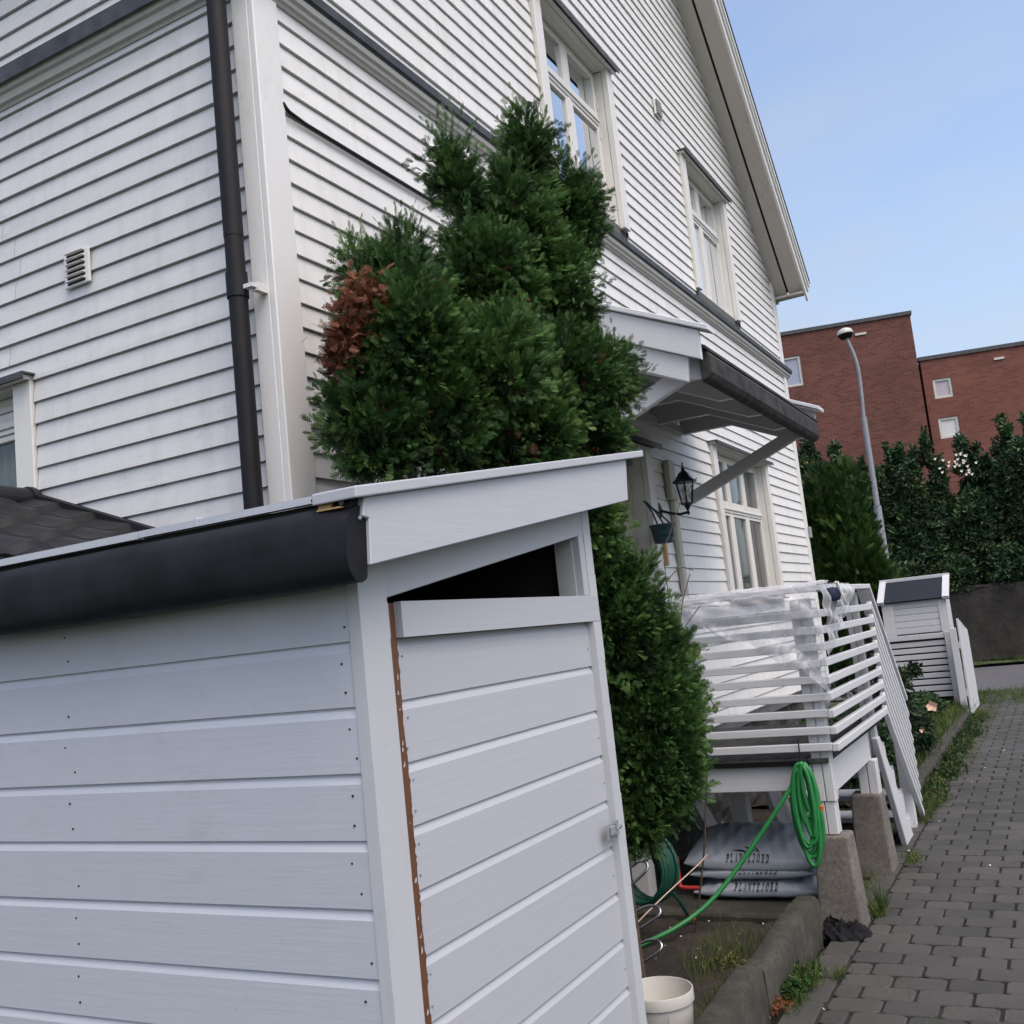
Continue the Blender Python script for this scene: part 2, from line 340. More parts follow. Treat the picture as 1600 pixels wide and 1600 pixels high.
# ------------------------------------------------------------------ mesh helpers
class MB:
    def __init__(s):
        s.v = []; s.f = []; s.mi = []; s.sm = []
    def face(s, idx, mat=0, smooth=False):
        s.f.append(tuple(idx)); s.mi.append(mat); s.sm.append(smooth)
    def add(s, vs, fs, mat=0, smooth=False):
        b = len(s.v); s.v += [tuple(p) for p in vs]
        for f_ in fs: s.face([b + i for i in f_], mat, smooth)
    def box(s, a, b, mat=0):
        x0, y0, z0 = a; x1, y1, z1 = b
        if x0 > x1: x0, x1 = x1, x0
        if y0 > y1: y0, y1 = y1, y0
        if z0 > z1: z0, z1 = z1, z0
        s.add([(x0, y0, z0), (x1, y0, z0), (x1, y1, z0), (x0, y1, z0), (x0, y0, z1), (x1, y0, z1), (x1, y1, z1), (x0, y1, z1)],
              [(0, 3, 2, 1), (4, 5, 6, 7), (0, 1, 5, 4), (1, 2, 6, 5), (2, 3, 7, 6), (3, 0, 4, 7)], mat)
    def prism(s, poly, e, a, b, mat=0):
        """polygon given in the two other axes, extruded along axis e from a to b"""
        def P(p, t):
            return {'x': (t, p[0], p[1]), 'y': (p[0], t, p[1]), 'z': (p[0], p[1], t)}[e]
        n = len(poly)
        vs = [P(p, a) for p in poly] + [P(p, b) for p in poly]
        fs = [tuple(range(n)), tuple(reversed(range(n, 2 * n)))] + [(i, i + n, (i + 1) % n + n, (i + 1) % n) for i in range(n)]
        s.add(vs, fs, mat)
    def beam(s, p, q, w, h, up=(0, 0, 1), mat=0):
        p, q = Vector(p), Vector(q); t = (q - p).normalized(); u = Vector(up)
        sd = t.cross(u)
        if sd.length < 1e-4: sd = t.cross(Vector((1, 0, 0)))
        sd.normalize(); u = sd.cross(t).normalized()
        vs = []
        for c in (p, q):
            for i, j in ((-1, -1), (1, -1), (1, 1), (-1, 1)):
                vs.append(c + sd * i * w / 2 + u * j * h / 2)
        s.add(vs, [(0, 1, 2, 3), (7, 6, 5, 4), (0, 4, 5, 1), (1, 5, 6, 2), (2, 6, 7, 3), (3, 7, 4, 0)], mat)
    def tube(s, pts, r, n=8, mat=0, caps=True, smooth=True):
        pts = [Vector(p) for p in pts]; rs = r if isinstance(r, (list, tuple)) else [r] * len(pts)
        b = len(s.v); prev = None
        for i, p in enumerate(pts):
            t = (pts[min(i + 1, len(pts) - 1)] - pts[max(i - 1, 0)])
            t = t.normalized() if t.length > 1e-9 else Vector((0, 0, 1))
            if prev is None:
                a = Vector((0, 0, 1)) if abs(t.z) < .9 else Vector((1, 0, 0))
                u = t.cross(a).normalized()
            else:
                u = (prev - t * prev.dot(t)).normalized()
            prev = u; vv = t.cross(u)
            for k in range(n):
                an = 2 * PI * k / n
                s.v.append(tuple(p + (u * math.cos(an) + vv * math.sin(an)) * rs[i]))
        for i in range(len(pts) - 1):
            for k in range(n):
                s.face((b + i * n + k, b + i * n + (k + 1) % n, b + (i + 1) * n + (k + 1) % n, b + (i + 1) * n + k), mat, smooth)
        if caps:
            e0 = len(s.v); s.v += [s.v[b + k] for k in range(n)]; s.face([e0 + k for k in reversed(range(n))], mat)
            e1 = len(s.v); s.v += [s.v[b + (len(pts) - 1) * n + k] for k in range(n)]; s.face([e1 + k for k in range(n)], mat)
    def lathe(s, prof, c, n=24, mat=0, smooth=True, axis=(0, 0, 1)):
        b = len(s.v); c = Vector(c); q = Vector((0, 0, 1)).rotation_difference(Vector(axis))
        for (rr, zz) in prof:
            for k in range(n):
                an = 2 * PI * k / n
                s.v.append(tuple(c + q @ Vector((rr * math.cos(an), rr * math.sin(an), zz))))
        for i in range(len(prof) - 1):
            for k in range(n):
                s.face((b + i * n + k, b + i * n + (k + 1) % n, b + (i + 1) * n + (k + 1) % n, b + (i + 1) * n + k), mat, smooth)
    def grid(s, fn, nu, nv, mat=0, smooth=True):
        b = len(s.v)
        for i in range(nu + 1):
            for j in range(nv + 1): s.v.append(tuple(fn(i / nu, j / nv)))
        for i in range(nu):
            for j in range(nv):
                a = b + i * (nv + 1) + j
                s.face((a, a + nv + 1, a + nv + 2, a + 1), mat, smooth)
    def build(s, name, mats, parent=None, bev=0.0, loc=None, seg=1):
        me = bpy.data.meshes.new(name)
        off = Vector((0, 0, 0))
        if parent is not None:
            pw = Vector(parent['_o']); off = pw
        elif loc is not None: off = Vector(loc)
        me.from_pydata([(x - off.x, y - off.y, z - off.z) for x, y, z in s.v], [], s.f)
        if not isinstance(mats, (list, tuple)): mats = [mats]
        for m in mats: me.materials.append(m)
        me.polygons.foreach_set('material_index', s.mi)
        me.polygons.foreach_set('use_smooth', s.sm)
        me.update()
        o = bpy.data.objects.new(name, me)
        C.objects.link(o)
        if parent is not None: o.parent = parent
        else: o.location = off
        o['_o'] = tuple(off)
        if bev:
            md = o.modifiers.new('bevel', 'BEVEL'); md.width = bev; md.segments = seg; md.limit_method = 'ANGLE'; md.angle_limit = 0.6
            md.harden_normals = False
        return o

def thing(name, label, cat, loc=(0, 0, 0), group=None):
    o = bpy.data.objects.new(name, None); C.objects.link(o)
    o.location = loc; o['_o'] = tuple(loc); o.empty_display_size = .1
    o['label'] = label; o['category'] = cat
    if group: o['group'] = group
    return o
def tag(o, label, cat, group=None):
    o['label'] = label; o['category'] = cat
    if group: o['group'] = group
    return o
def struct(o): o['kind'] = 'structure'; return o
def stuff(o, label, cat): o['kind'] = 'stuff'; return tag(o, label, cat)

def rotmats(dirs, roll):
    """frames whose local +Y follows dirs; numpy (n,3,3) columns x,y,z"""
    y = dirs / np.linalg.norm(dirs, axis=1, keepdims=True)
    a = np.tile([0, 0, 1.0], (len(y), 1)); a[np.abs(y[:, 2]) > .95] = [1, 0, 0]
    x = np.cross(y, a); x /= np.linalg.norm(x, axis=1, keepdims=True); z = np.cross(x, y)
    c, s_ = np.cos(roll)[:, None], np.sin(roll)[:, None]
    x2 = x * c + z * s_; z2 = -x * s_ + z * c
    return np.stack([x2, y, z2], axis=2)

def scatter_mesh(name, tv, tf, pos, dirs, size, mat, parent=None, tint=None, roll=None, loc=None, qt=None):
    """tv (k,3) quads template copied to n places in one mesh"""
    n = len(pos); k = len(tv)
    roll = RNG.uniform(0, 2 * PI, n) if roll is None else roll
    Rm = rotmats(dirs, roll)
    V = np.einsum('nij,kj->nki', Rm, tv) * size[:, None, None] + pos[:, None, :]
    off = np.array(parent['_o'] if parent is not None else (loc or (0, 0, 0)))
    V = (V - off).reshape(-1, 3)
    q = len(tf)
    F = (np.array(tf)[None] + (np.arange(n) * k)[:, None, None]).reshape(-1)
    me = bpy.data.meshes.new(name)
    me.vertices.add(len(V)); me.vertices.foreach_set('co', V.ravel())
    me.loops.add(len(F)); me.loops.foreach_set('vertex_index', F)
    me.polygons.add(n * q)
    me.polygons.foreach_set('loop_start', np.arange(n * q) * 4)
    me.update(calc_edges=True)
    tint = RNG.uniform(0, 1, n) if tint is None else tint
    at = me.attributes.new('tint', 'FLOAT', 'FACE')
    at.data.foreach_set('value', np.clip(np.repeat(tint, q) + RNG.normal(0, .04, n * q) + (np.tile(qt, n) if qt is not None else 0), 0, 1))
    me.materials.append(mat)
    o = bpy.data.objects.new(name, me); C.objects.link(o)
    if parent is not None: o.parent = parent
    else: o.location = tuple(off)
    o['_o'] = tuple(off)
    return o

def strip(p, q, w0, w1, z=0.0):
    p = np.array(p, float); q = np.array(q, float); t = q - p; t /= np.linalg.norm(t); s_ = np.array([t[1], -t[0], 0])
    return [p - s_ * w0 / 2, p + s_ * w0 / 2, q + s_ * w1 / 2 + [0, 0, z], q - s_ * w1 / 2 + [0, 0, z]]
def fan_template():
    vs, fs = [], []
    def put(a):
        b = len(vs); vs.extend(a); fs.append([b, b + 1, b + 2, b + 3])
    put(strip((0, 0, 0), (0, 1, .08), .11, .06))
    for i, (y, L) in enumerate(((.10, .40), (.32, .48), (.54, .40), (.74, .26))):
        for sd in (-1, 1):
            yy = y + .07 * (sd > 0)
            put(strip((0, yy, 0), (sd * L * .72, yy + L * .72, .12 * sd), .12, .06))
    return np.array(vs), fs
def spray_template():
    vs, fs, tn = [], [], []
    def put(a, t):
        b = len(vs); vs.extend(a); fs.append([b, b + 1, b + 2, b + 3]); tn.append(t)
    rg = np.random.default_rng(5)
    put(strip((0, 0, 0), (0, .97, .10), .06, .03), -.12)
    for i in range(6):
        y = .10 + .145 * i; L = (.24, .34, .36, .32, .25, .16)[i]
        for sd in (-1, 1):
            yy = y + (.05 if sd > 0 else 0); an = .78 - .05 * i + rg.uniform(-.15, .15)
            dx, dy = math.sin(an) * sd, math.cos(an); e = np.array([dx * L, yy + dy * L, .05 * sd + .10 * y]); o_ = np.array([0, yy, .08 * y])
            put(strip(o_, e, .055, .025), -.05 + .2 * y)
            for q, t in ((.5, .20),):
                c = o_ + (e - o_) * q
                for s2 in (-1, 1):
                    a2 = an * sd + s2 * .62; l2 = L * t * 2.0
                    put(strip(c, c + np.array([math.sin(a2) * l2, math.cos(a2) * l2, .02 * s2]), .045, .02), .06 + .22 * y)
    return np.array(vs), fs, np.array(tn)
def leafclump_template(nl=6, seed=3, wid=.42):
    rg = np.random.default_rng(seed); vs, fs = [], []
    for i in range(nl):
        a = rg.uniform(0, 2 * PI); el = rg.uniform(-.3, .9); dr = np.array([math.cos(a) * math.cos(el), .5 + math.sin(el) * .6, math.sin(a) * math.cos(el)])
        dr /= np.linalg.norm(dr); sd = np.cross(dr, rg.normal(size=3)); sd /= np.linalg.norm(sd)
        p = rg.normal(0, .25, 3); L = rg.uniform(.6, 1.0)
        b = len(vs); vs += [p, p + dr * L * .5 + sd * L * wid / 2, p + dr * L, p + dr * L * .5 - sd * L * wid / 2]; fs.append([b, b + 1, b + 2, b + 3])
    return np.array(vs), fs
SPRAY = spray_template(); FAN = fan_template(); CLUMP = leafclump_template(); BLADE = (np.array(strip((0, 0, 0), (0, .5, 0), .05, .04) + [np.array([-.02, .5, 0]), np.array([.02, .5, 0]), np.array([.004, 1, .18]), np.array([-.004, 1, .18])]), [[0, 1, 2, 3], [4, 5, 6, 7]])

def lobe_points(lobes, dens, inner=0.55):
    P, D = [], []
    for (x, y, z, ra, rb) in lobes:
        n = int(dens * (ra * rb * 8 + ra * ra * 4))
        u = RNG.normal(size=(n, 3)); u /= np.linalg.norm(u, axis=1, keepdims=True)
        rr = RNG.uniform(inner, 1.0, n) ** .6
        bumpy = 1 + .16 * np.sin(u[:, 0] * 7 + x * 31) * np.sin(u[:, 1] * 6 + z * 17) * np.cos(u[:, 2] * 8 + y * 5)
        p = u * (rr * bumpy)[:, None] * [ra, ra, rb] + [x, y, z]
        P.append(p); D.append(u / [ra, ra, rb] * ra)
    return np.vstack(P), np.vstack(D)

# ------------------------------------------------------------------ ground, paving, road
def ground_sheet(name, x0, x1, y0, y1, z, mat, nx=1, ny=1, amp=0.0):
    b = MB()
    b.grid(lambda u, v: (x0 + (x1 - x0) * u, y0 + (y1 - y0) * v, z + (random.uniform(-amp, amp) if amp else 0)), nx, ny)
    return struct(b.build(name, mat))
ground_sheet('ground', -150, 250, -150, 150, -0.045, M['turf'])
ground_sheet('paving_bed', 0.3, 17.6, -5.2, 1.21, -0.020, M['stonewall'])
pv = MB()
def paver(x, y, lx, ly, z, ch=.021):
    jx, jy, jr = random.uniform(-.0015, .0015), random.uniform(-.002, .002), random.uniform(-.008, .008)
    c, s_ = math.cos(jr), math.sin(jr)
    hx, hy = lx / 2 - .0010, ly / 2 - .0058
    tz = [random.uniform(-.0012, .0012) for _ in range(2)]
    out8 = [(-hx, -hy + ch), (-hx + ch * .7, -hy), (hx - ch * .7, -hy), (hx, -hy + ch), (hx, hy - ch), (hx - ch * .7, hy), (-hx + ch * .7, hy), (-hx, hy - ch)]
    vs = []
    for sc, zz in ((1, z - .05), (1, z - .004), (0, z)):
        for (a, b) in out8:
            if sc == 0: a, b = a - math.copysign(.004, a), b - math.copysign(.004, b)
            vs.append((x + jx + a * c - b * s_, y + jy + a * s_ + b * c, zz + (a / hx * tz[0] + b / hy * tz[1] if zz > z - .01 else 0)))
    fs = [tuple(range(16, 24))]
    for L in range(2):
        for i in range(8): fs.append((L * 8 + i, L * 8 + (i + 1) % 8, (L + 1) * 8 + (i + 1) % 8, (L + 1) * 8 + i))
    pv.add(vs, fs)
i = 0; x = 0.6
while x < 17.4:
    off = (i % 2) * .105
    y = 1.06 - .105 + off if off == 0 else 1.06 - .0525
    if off: 
        paver(x, 1.06 - .0525, .14, .105, random.uniform(-.002, .002)); y = 1.06 - .105 - .105
    while y > -5:
        if x > 2.2 or y < .4: paver(x, y, .14, .21, random.uniform(-.0025, .0025) + .004 * math.sin(x * 1.3) * math.sin(y * 1.7))
        y -= .21
    x += .14; i += 1
x = 2.4
while x < 17.3:
    paver(x, 1.06 + .073, .28, .14, random.uniform(-.003, .003)); x += .283
struct(pv.build('paving', M['paver']))
ground_sheet('road', 17.6, 23.0, -60, 60, -0.02, M['asphalt'])
ground_sheet('road_edge_verge', 23.0, 24.2, -60, 60, 0.02, M['turf'], 6, 120, .03)
ground_sheet('garden_soil', 2.3, 7.9, 1.33, 2.36, 0.055, M['soil'], 90, 20, .012)
ground_sheet('garden_soil_far', 7.9, 15.2, 1.27, 2.36, 0.09, M['soil'], 60, 12, .02)
ground_sheet('side_yard', -6, 2.3, 1.3, 30, -0.03, M['soil'])

# kerb stones beside the bed
for k, (a, b_, lb) in enumerate(((2.45, 4.035, 'mossy concrete kerb stone nearest the white bucket'), (4.05, 5.06, 'mossy concrete kerb stone ending at the front concrete pier'))):
    kb = MB()
    n = 16
    def kf(u, v, a=a, b_=b_):
        prof = [(1.235, -.04), (1.242, .165), (1.262, .182), (1.335, .180), (1.352, .165), (1.352, -.04)]
        t = v * 5; j = min(int(t), 4); q = t - j
        y = prof[j][0] + (prof[j + 1][0] - prof[j][0]) * q; z = prof[j][1] + (prof[j + 1][1] - prof[j][1]) * q
        e = random.uniform(-.0035, .0035)
        return (a + (b_ - a) * u, y + e, z + e + .012 * math.sin(u * 5 + a))
    kb.grid(kf, n * 2, 10)
    kb.add([kf(0, j / 5) for j in range(6)], [(5, 4, 3, 2, 1, 0)]); kb.add([kf(1, j / 5) for j in range(6)], [(0, 1, 2, 3, 4, 5)])
    tag(kb.build('kerb_stone', M['kerbm'], loc=((a + b_) / 2, 1.29, 0)), lb, 'kerb', 'kerb stones along the bed')
kx = 8.2; kk = 0
kw = ['beside the foot of the steps', 'in the middle of the far bed', 'closest to the white gate']
while kx < 13.5:
    kb = MB(); kb.box((kx, 1.19, -.04), (kx + 1.75, 1.29, .12)); 
    tag(kb.build('kerb_stone', M['kerbm'], loc=(kx + .9, 1.24, 0), bev=.012, seg=2), 'weathered low kerb stone ' + kw[kk], 'kerb', 'kerb stones along the bed')
    kx += 1.78; kk += 1

# ------------------------------------------------------------------ the house
FX0, FX1, FY = 2.765, 11.16, 2.33      # base planes of the walls
house = thing('house', 'white clapboard house with a steep gable, seen from its near corner', 'house', (2.75, 2.3, 0))
def mf(u, d, z): return (u, FY - d, z)          # facade: u along X
def ms(u, d, z): return (FX0 - d, u, z)         # side wall: u along Y

def rake_top(x, off=0.0):
    return 5.10 + .90 * (min(x - FX0 + .02, FX1 - x) if True else 0) + off if x < FX1 else 5.10

def cladding(mp, flip, u0, u1, z0, zbase, zend, pitch, openings, topfn=None, joints=True):
    b = MB(); g = .0085
    k = math.floor((z0 - zbase) / pitch)
    while zbase + k * pitch < zend:
        za, zb = zbase + k * pitch, zbase + (k + 1) * pitch
        k += 1
        a = max(za, z0); bb = min(zb, zend)
        cuts = sorted(set([a, bb] + [t for o in openings for t in (o[2], o[3]) if a < t < bb]))
        dj = random.uniform(-.0012, .0012)
        for s0, s1 in zip(cuts[:-1], cuts[1:]):
            mid = (s0 + s1) / 2
            segs = [(u0, u1)]
            for o in openings:
                if o[2] < mid < o[3]:
                    ns = []
                    for (p, q) in segs:
                        if o[1] <= p or o[0] >= q: ns.append((p, q)); continue
                        if p < o[0]: ns.append((p, o[0]))
                        if q > o[1]: ns.append((o[1], q))
                    segs = ns
            fin = []
            for (p, q) in segs:
                while joints and q - p > 2.4:
                    c = p + random.uniform(1.2, 2.3); fin.append((p, c - .0018)); p = c
                fin.append((p, q))
            for (p, q) in fin:
                def dep(z):
                    if z > zb - g + 1e-6: return .003
                    return .0195 - (.0105) * (z - za) / (zb - g - za) + dj
                zs = [s0] + ([zb - g] if s0 < zb - g < s1 else []) + [s1]
                pl = []
                if abs(s0 - za) < 1e-6: pl.append((.003, s0))
                for z in zs:
                    if abs(z - (zb - g)) < 1e-6:
                        pl.append((.0195 - .0105 + dj, z)); pl.append((.003, z))
                    else: pl.append((dep(z), z))
                L, Rr = [], []
                for (dd, z) in pl:
                    pp, qq = p, q
                    if topfn:
                        lo, hi = topfn(z); pp = max(p, lo); qq = min(q, hi)
                        if qq < pp: qq = pp
                    L.append(mp(pp, dd, z)); Rr.append(mp(qq, dd, z))
                n = len(pl); vs = L + Rr
                fs = [((i, i + 1, n + i + 1, n + i) if flip else (i, n + i, n + i + 1, i + 1)) for i in range(n - 1)]
                b.add(vs, fs)
    return b
def backing(mp, u0, u1, z0, z1, openings, d=.0, topfn=None):
    b = MB()
    zs = sorted(set([z0, z1] + [t for o in openings for t in (o[2], o[3])] + ([z0 + (z1 - z0) * i / 24 for i in range(25)] if topfn else [])))
    us = sorted(set([u0, u1] + [t for o in openings for t in (o[0], o[1])]))
    for a, c in zip(zs[:-1], zs[1:]):
        for p, q in zip(us[:-1], us[1:]):
            if any(o[0] < (p + q) / 2 < o[1] and o[2] < (a + c) / 2 < o[3] for o in openings): continue
            if topfn:
                l0, h0 = topfn(a); l1, h1 = topfn(c)
                vs = [mp(min(max(p, l0), q), d, a), mp(max(min(q, h0), p), d, a), mp(max(min(q, h1), p), d, c), mp(min(max(p, l1), q), d, c)]
            else: vs = [mp(p, d, a), mp(q, d, a), mp(q, d, c), mp(p, d, c)]
            b.add(vs, [(0, 1, 2, 3)])
    return b
def rake_lim(z):
    if z <= 5.10: return (FX0, FX1)
    t = (z - 5.10) / .90
    return (FX0 + t, FX1 - t)

W1 = (5.44, 6.50, 4.345, 5.515); W2 = (8.25, 9.37, 4.345, 5.515); W3 = (8.02, 9.58, 1.70, 2.93)
DOOR = (5.45, 6.335, .80, 2.72)
WL = (3.765, 4.75, 2.36, 2.83)
grow = lambda o, s: (o[0] - s, o[1] + s, o[2] - .0, o[3])
f_open = [W1, W2, W3, DOOR]
cl = cladding(mf, False, FX0 + .108, FX1 - .09, .78, 2.3063, 4.075, .0947, [(5.33, 6.61, 4.27, 5.53), (8.14, 9.50, 4.27, 5.53), (7.91, 9.68, 1.62, 2.95), (5.33, 6.46, .6, 2.755)])
cl2 = cladding(mf, False, FX0 + .02, FX1 - .09, 4.19, 2.3063, 8.9, .0947, [(5.33, 6.61, 4.19, 5.53), (8.14, 9.50, 4.19, 5.53)], rake_lim)
b0 = len(cl.v); cl.v += cl2.v
for f_, m_, s_ in zip(cl2.f, cl2.mi, cl2.sm): cl.face([i + b0 for i in f_], m_, s_)
cl.build('gable_cladding', M['wall_front'], house)
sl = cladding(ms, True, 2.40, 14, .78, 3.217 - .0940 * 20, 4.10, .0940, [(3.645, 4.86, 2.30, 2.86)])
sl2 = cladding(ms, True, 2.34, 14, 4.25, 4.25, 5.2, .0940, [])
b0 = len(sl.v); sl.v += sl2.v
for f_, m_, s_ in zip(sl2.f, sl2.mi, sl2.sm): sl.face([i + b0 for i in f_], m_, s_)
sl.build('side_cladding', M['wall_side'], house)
bk = backing(mf, FX0, FX1, .70, 8.9, f_open, 0, rake_lim)
bk2 = backing(ms, FY, 14, .70, 5.2, [WL])
b0 = len(bk.v); bk.v += bk2.v
for f_ in bk2.f: bk.face([i + b0 for i in f_])
bk.v += [(FX1, FY, 0.0), (FX1, 14, 0.0), (FX1, 14, 5.1), (FX1, FY, 5.1)]; n0 = len(bk.v); bk.face((n0 - 4, n0 - 3, n0 - 2, n0 - 1))
bk.build('wall_core', M['room'], house)
# corner boards
cb = MB()
cb.box((2.737, 2.300, .8), (2.878, 2.3290, 4.07)); cb.box((2.737, 2.3292, .8), (2.764, 2.408, 4.10)); 
cb.box((2.752, 2.304, 4.2), (2.83, 2.33, 5.2)); cb.box((2.748, 2.3302, 4.26), (2.764, 2.40, 5.2))
cb.build('corner_board', M['trim_v'], house, bev=.004)
cb = MB(); cb.box((FX1 - .095, 2.298, .8), (FX1 + .02, 2.3288, 5.16)); cb.build('corner_board', M['trim_v'], house, bev=.003)
bx = MB(); bx.box((FX1 - .02, 2.27, 2.30), (FX1 + .05, 2.297, 2.42)); bx.build('junction_box', M['galv'], house, bev=.004)
# belt course with sheet-metal flashing on both walls
bt = MB()
bt.prism([(2.33, 4.075), (2.306, 4.075), (2.300, 4.088), (2.288, 4.090), (2.284, 4.108), (2.270, 4.112), (2.264, 4.132), (2.33, 4.132)], 'x', 2.70, FX1 + .10)
bt.build('belt_moulding', M['beltw'], house)
fl = MB(); fl.prism([(2.33, 4.205), (2.33, 4.1325), (2.264, 4.1325), (2.260, 4.142), (2.250, 4.144), (2.247, 4.182)], 'x', 2.688, FX1 + .12)
fl.build('belt_flashing', M['slate'], house)
bt = MB()
bt.prism([(2.764, 4.090), (2.742, 4.090), (2.736, 4.104), (2.722, 4.106), (2.716, 4.135), (2.702, 4.140), (2.694, 4.168), (2.764, 4.168)], 'y', 2.262, 14)
bt.build('belt_moulding', M['beltw'], house)
fl = MB(); fl.prism([(2.764, 4.262), (2.764, 4.169), (2.694, 4.169), (2.688, 4.158), (2.678, 4.158), (2.676, 4.228)], 'y', 2.250, 14)
fl.build('belt_flashing', M['slate'], house)
# foundation of rubble stone
fd = MB()
def fnd(u, v):
    x = FX0 + .03 + (FX1 - FX0 - .05) * u; return (x, FY + .03 + .022 * math.sin(x * 9 + v * 9) * math.sin(v * 17 + x * 3) + random.uniform(-.008, .008), .79 * v)
fd.grid(fnd, 120, 12, smooth=False)
fd.grid(lambda u, v: (FX0 + .03 + .015 * math.sin(u * 60 + v * 9), FY + .03 + 11 * u, .79 * v), 40, 4, smooth=False)
fd.build('foundation', M['foundm'], house)

def window(mp, o, cols, tz, tilt, casing=.105, out=.045, rec=-.055, sill=True, flash=True, leftw=None, curtain=((0, .0), (1, .0)), cy=.10, glass=None):
    """o: opening u0,u1,z0,z1; cols: number of lights across; tz: transom height"""
    u0, u1, z0, z1 = o
    w_ = MB()
    def bx3(a, b_):   # a,b in (u,d,z)
        p, q = mp(*a), mp(*b_); w_.box(p, q)
    # casing
    bx3((u0 - casing, 0, z0 - .02), (u0, out, z1 + .012)); bx3((u1, 0, z0 - .02), (u1 + casing * .92, out, z1 + .012))
    # reveals
    bx3((u0 - .02, -.001, z0), (u0, rec - .05, z1)); bx3((u1, -.001, z0), (u1 + .02, rec - .05, z1))
    bx3((u0, out - .002, z1 + .001), (u1, rec - .05, z1 + .03)); bx3((u0, -.001, z0 - .03), (u1, rec - .05, z0))
    # outer frame
    fw = .035
    bx3((u0 + .0005, rec, z0), (u0 + fw, rec - .05, z1)); bx3((u1 - fw, rec, z0), (u1 - .0005, rec - .05, z1))
    bx3((u0 + fw, rec, z1 - fw), (u1 - fw, rec - .05, z1 - .0005)); bx3((u0 + fw, rec, z0 + .0005), (u1 - fw, rec - .05, z0 + fw))
    wc = (u1 - u0 - 2 * fw) / cols
    bx3((u0 + fw, rec + .012, tz - .035), (u1 - fw, rec - .05, tz + .028))
    bx3((u0 + fw, rec + .022, tz - .012), (u1 - fw, rec + .0122, tz + .006))
    for c in range(1, cols):
        uc = u0 + fw + wc * c
        bx3((uc - .028, rec + .008, z0 + fw), (uc + .028, rec - .05, tz - .035)); bx3((uc - .028, rec + .008, tz + .028), (uc + .028, rec - .05, z1 - fw))
    win = w_.build('window', M['cream'], house, bev=.003)
    panes = MB(); sash = MB()
    for c in range(cols):
        for (za, zb) in ((z0 + fw, tz - .035), (tz + .028, z1 - fw)):
            a = u0 + fw + wc * c + (.028 if c else 0); bq = u0 + fw + wc * (c + 1) - (.028 if c < cols - 1 else 0)
            s_ = .028
            for (p, q) in (((a + .002, za + .002), (a + s_, zb - .002)), ((bq - s_, za + .002), (bq - .002, zb - .002)), ((a + s_, za + .002), (bq - s_, za + s_ + .006)), ((a + s_, zb - s_), (bq - s_, zb - .002))):
                P_, Q_ = mp(p[0], rec + .004, p[1]), mp(q[0], rec - .034, q[1]); sash.box(P_, Q_)
            panes.add([mp(a + s_, rec - .015, za + s_), mp(bq - s_, rec - .015, za + s_), mp(bq - s_, rec - .015, zb - s_), mp(a + s_, rec - .015, zb - s_)], [(0, 1, 2, 3) if mp is mf else (3, 2, 1, 0)])
    sash.build('sash', M['cream'], win, bev=.002)
    panes.build('pane', glass or M['glass'], win)
    if sill:
        sb = MB(); sb.box(mp(u0 - .11, 0.0, z0 - .035), mp(u1 + .11, out + .03, z0 - .0205)); sb.box(mp(u0, rec, z0 + .0007), mp(u1, out + .02, z0 - .0200)) ; sb.build('sill', M['slate'], win)
    if flash:
        hb = MB()
        hb.box(mp(u0 - .135, 0, z1 + .0305), mp(u1 + .135, out + .045, z1 + .038)); hb.box(mp(u0 - .135, out + .0452, z1 + .010), mp(u1 + .135, out + .050, z1 + .038))
        hb.build('head_flashing', M['slate'], win)
        hd = MB(); hd.box(mp(u0 - .115, 0, z1 + .0125), mp(u1 + .115, out + .03, z1 + .030)); hd.build('head_board', M['cream'], win)
    for zz in (z0 + .15, tz - .12, tz + .1, z1 - .1):
        hg = MB(); p = mp(u1 - fw * .4, rec + .006, zz); q = Vector(p) + Vector((0, 0, .055)); hg.tube([p, q], .006, 6)
        hg.build('hinge', M['cream'], win)
    # dim room behind and curtains
    rm = MB(); D = -.9
    pts = [mp(u0 - .3, D, z0 - .4), mp(u1 + .3, D, z0 - .4), mp(u1 + .3, D, z1 + .3), mp(u0 - .3, D, z1 + .3), mp(u0 - .3, rec - .052, z0 - .4), mp(u1 + .3, rec - .052, z0 - .4), mp(u1 + .3, rec - .052, z1 + .3), mp(u0 - .3, rec - .052, z1 + .3)]
    rm.add(pts, [(0, 1, 2, 3), (0, 4, 5, 1), (1, 5, 6, 2), (2, 6, 7, 3), (3, 7, 4, 0)])
    rm.build('room', M['room'], win)
    cu = MB()
    for (ca, cb_) in curtain:
        a = u0 + (u1 - u0) * ca; e = u0 + (u1 - u0) * cb_
        if e - a < .01: continue
        cu.grid(lambda u, v: mp(a + (e - a) * u, rec - .09 - cy * .3 + .016 * math.sin(u * (e - a) * 95) + .006 * math.sin(u * 31), z0 + (z1 - z0) * v), max(8, int((e - a) * 120)), 2)
    if cu.v: cu.build('curtain', M['curtain'], win)
    return win
window(mf, W1, 2, 5.13, 0, curtain=((.72, 1.02),), sill=False)
window(mf, W2, 2, 5.14, 0, curtain=((.74, 1.02), (0, .12)), sill=False)
window(mf, W3, 3, 2.46, 0, sill=True, curtain=((0, .34), (.36, .66), (.67, 1.0)), glass=M['glass_low'])
window(ms, WL, 2, 2.70, 0, casing=.115, out=.03, flash=True, sill=True, curtain=((0, 1),), glass=M['glass_low'])  # curtain added here in place of the grey reflection in the panes

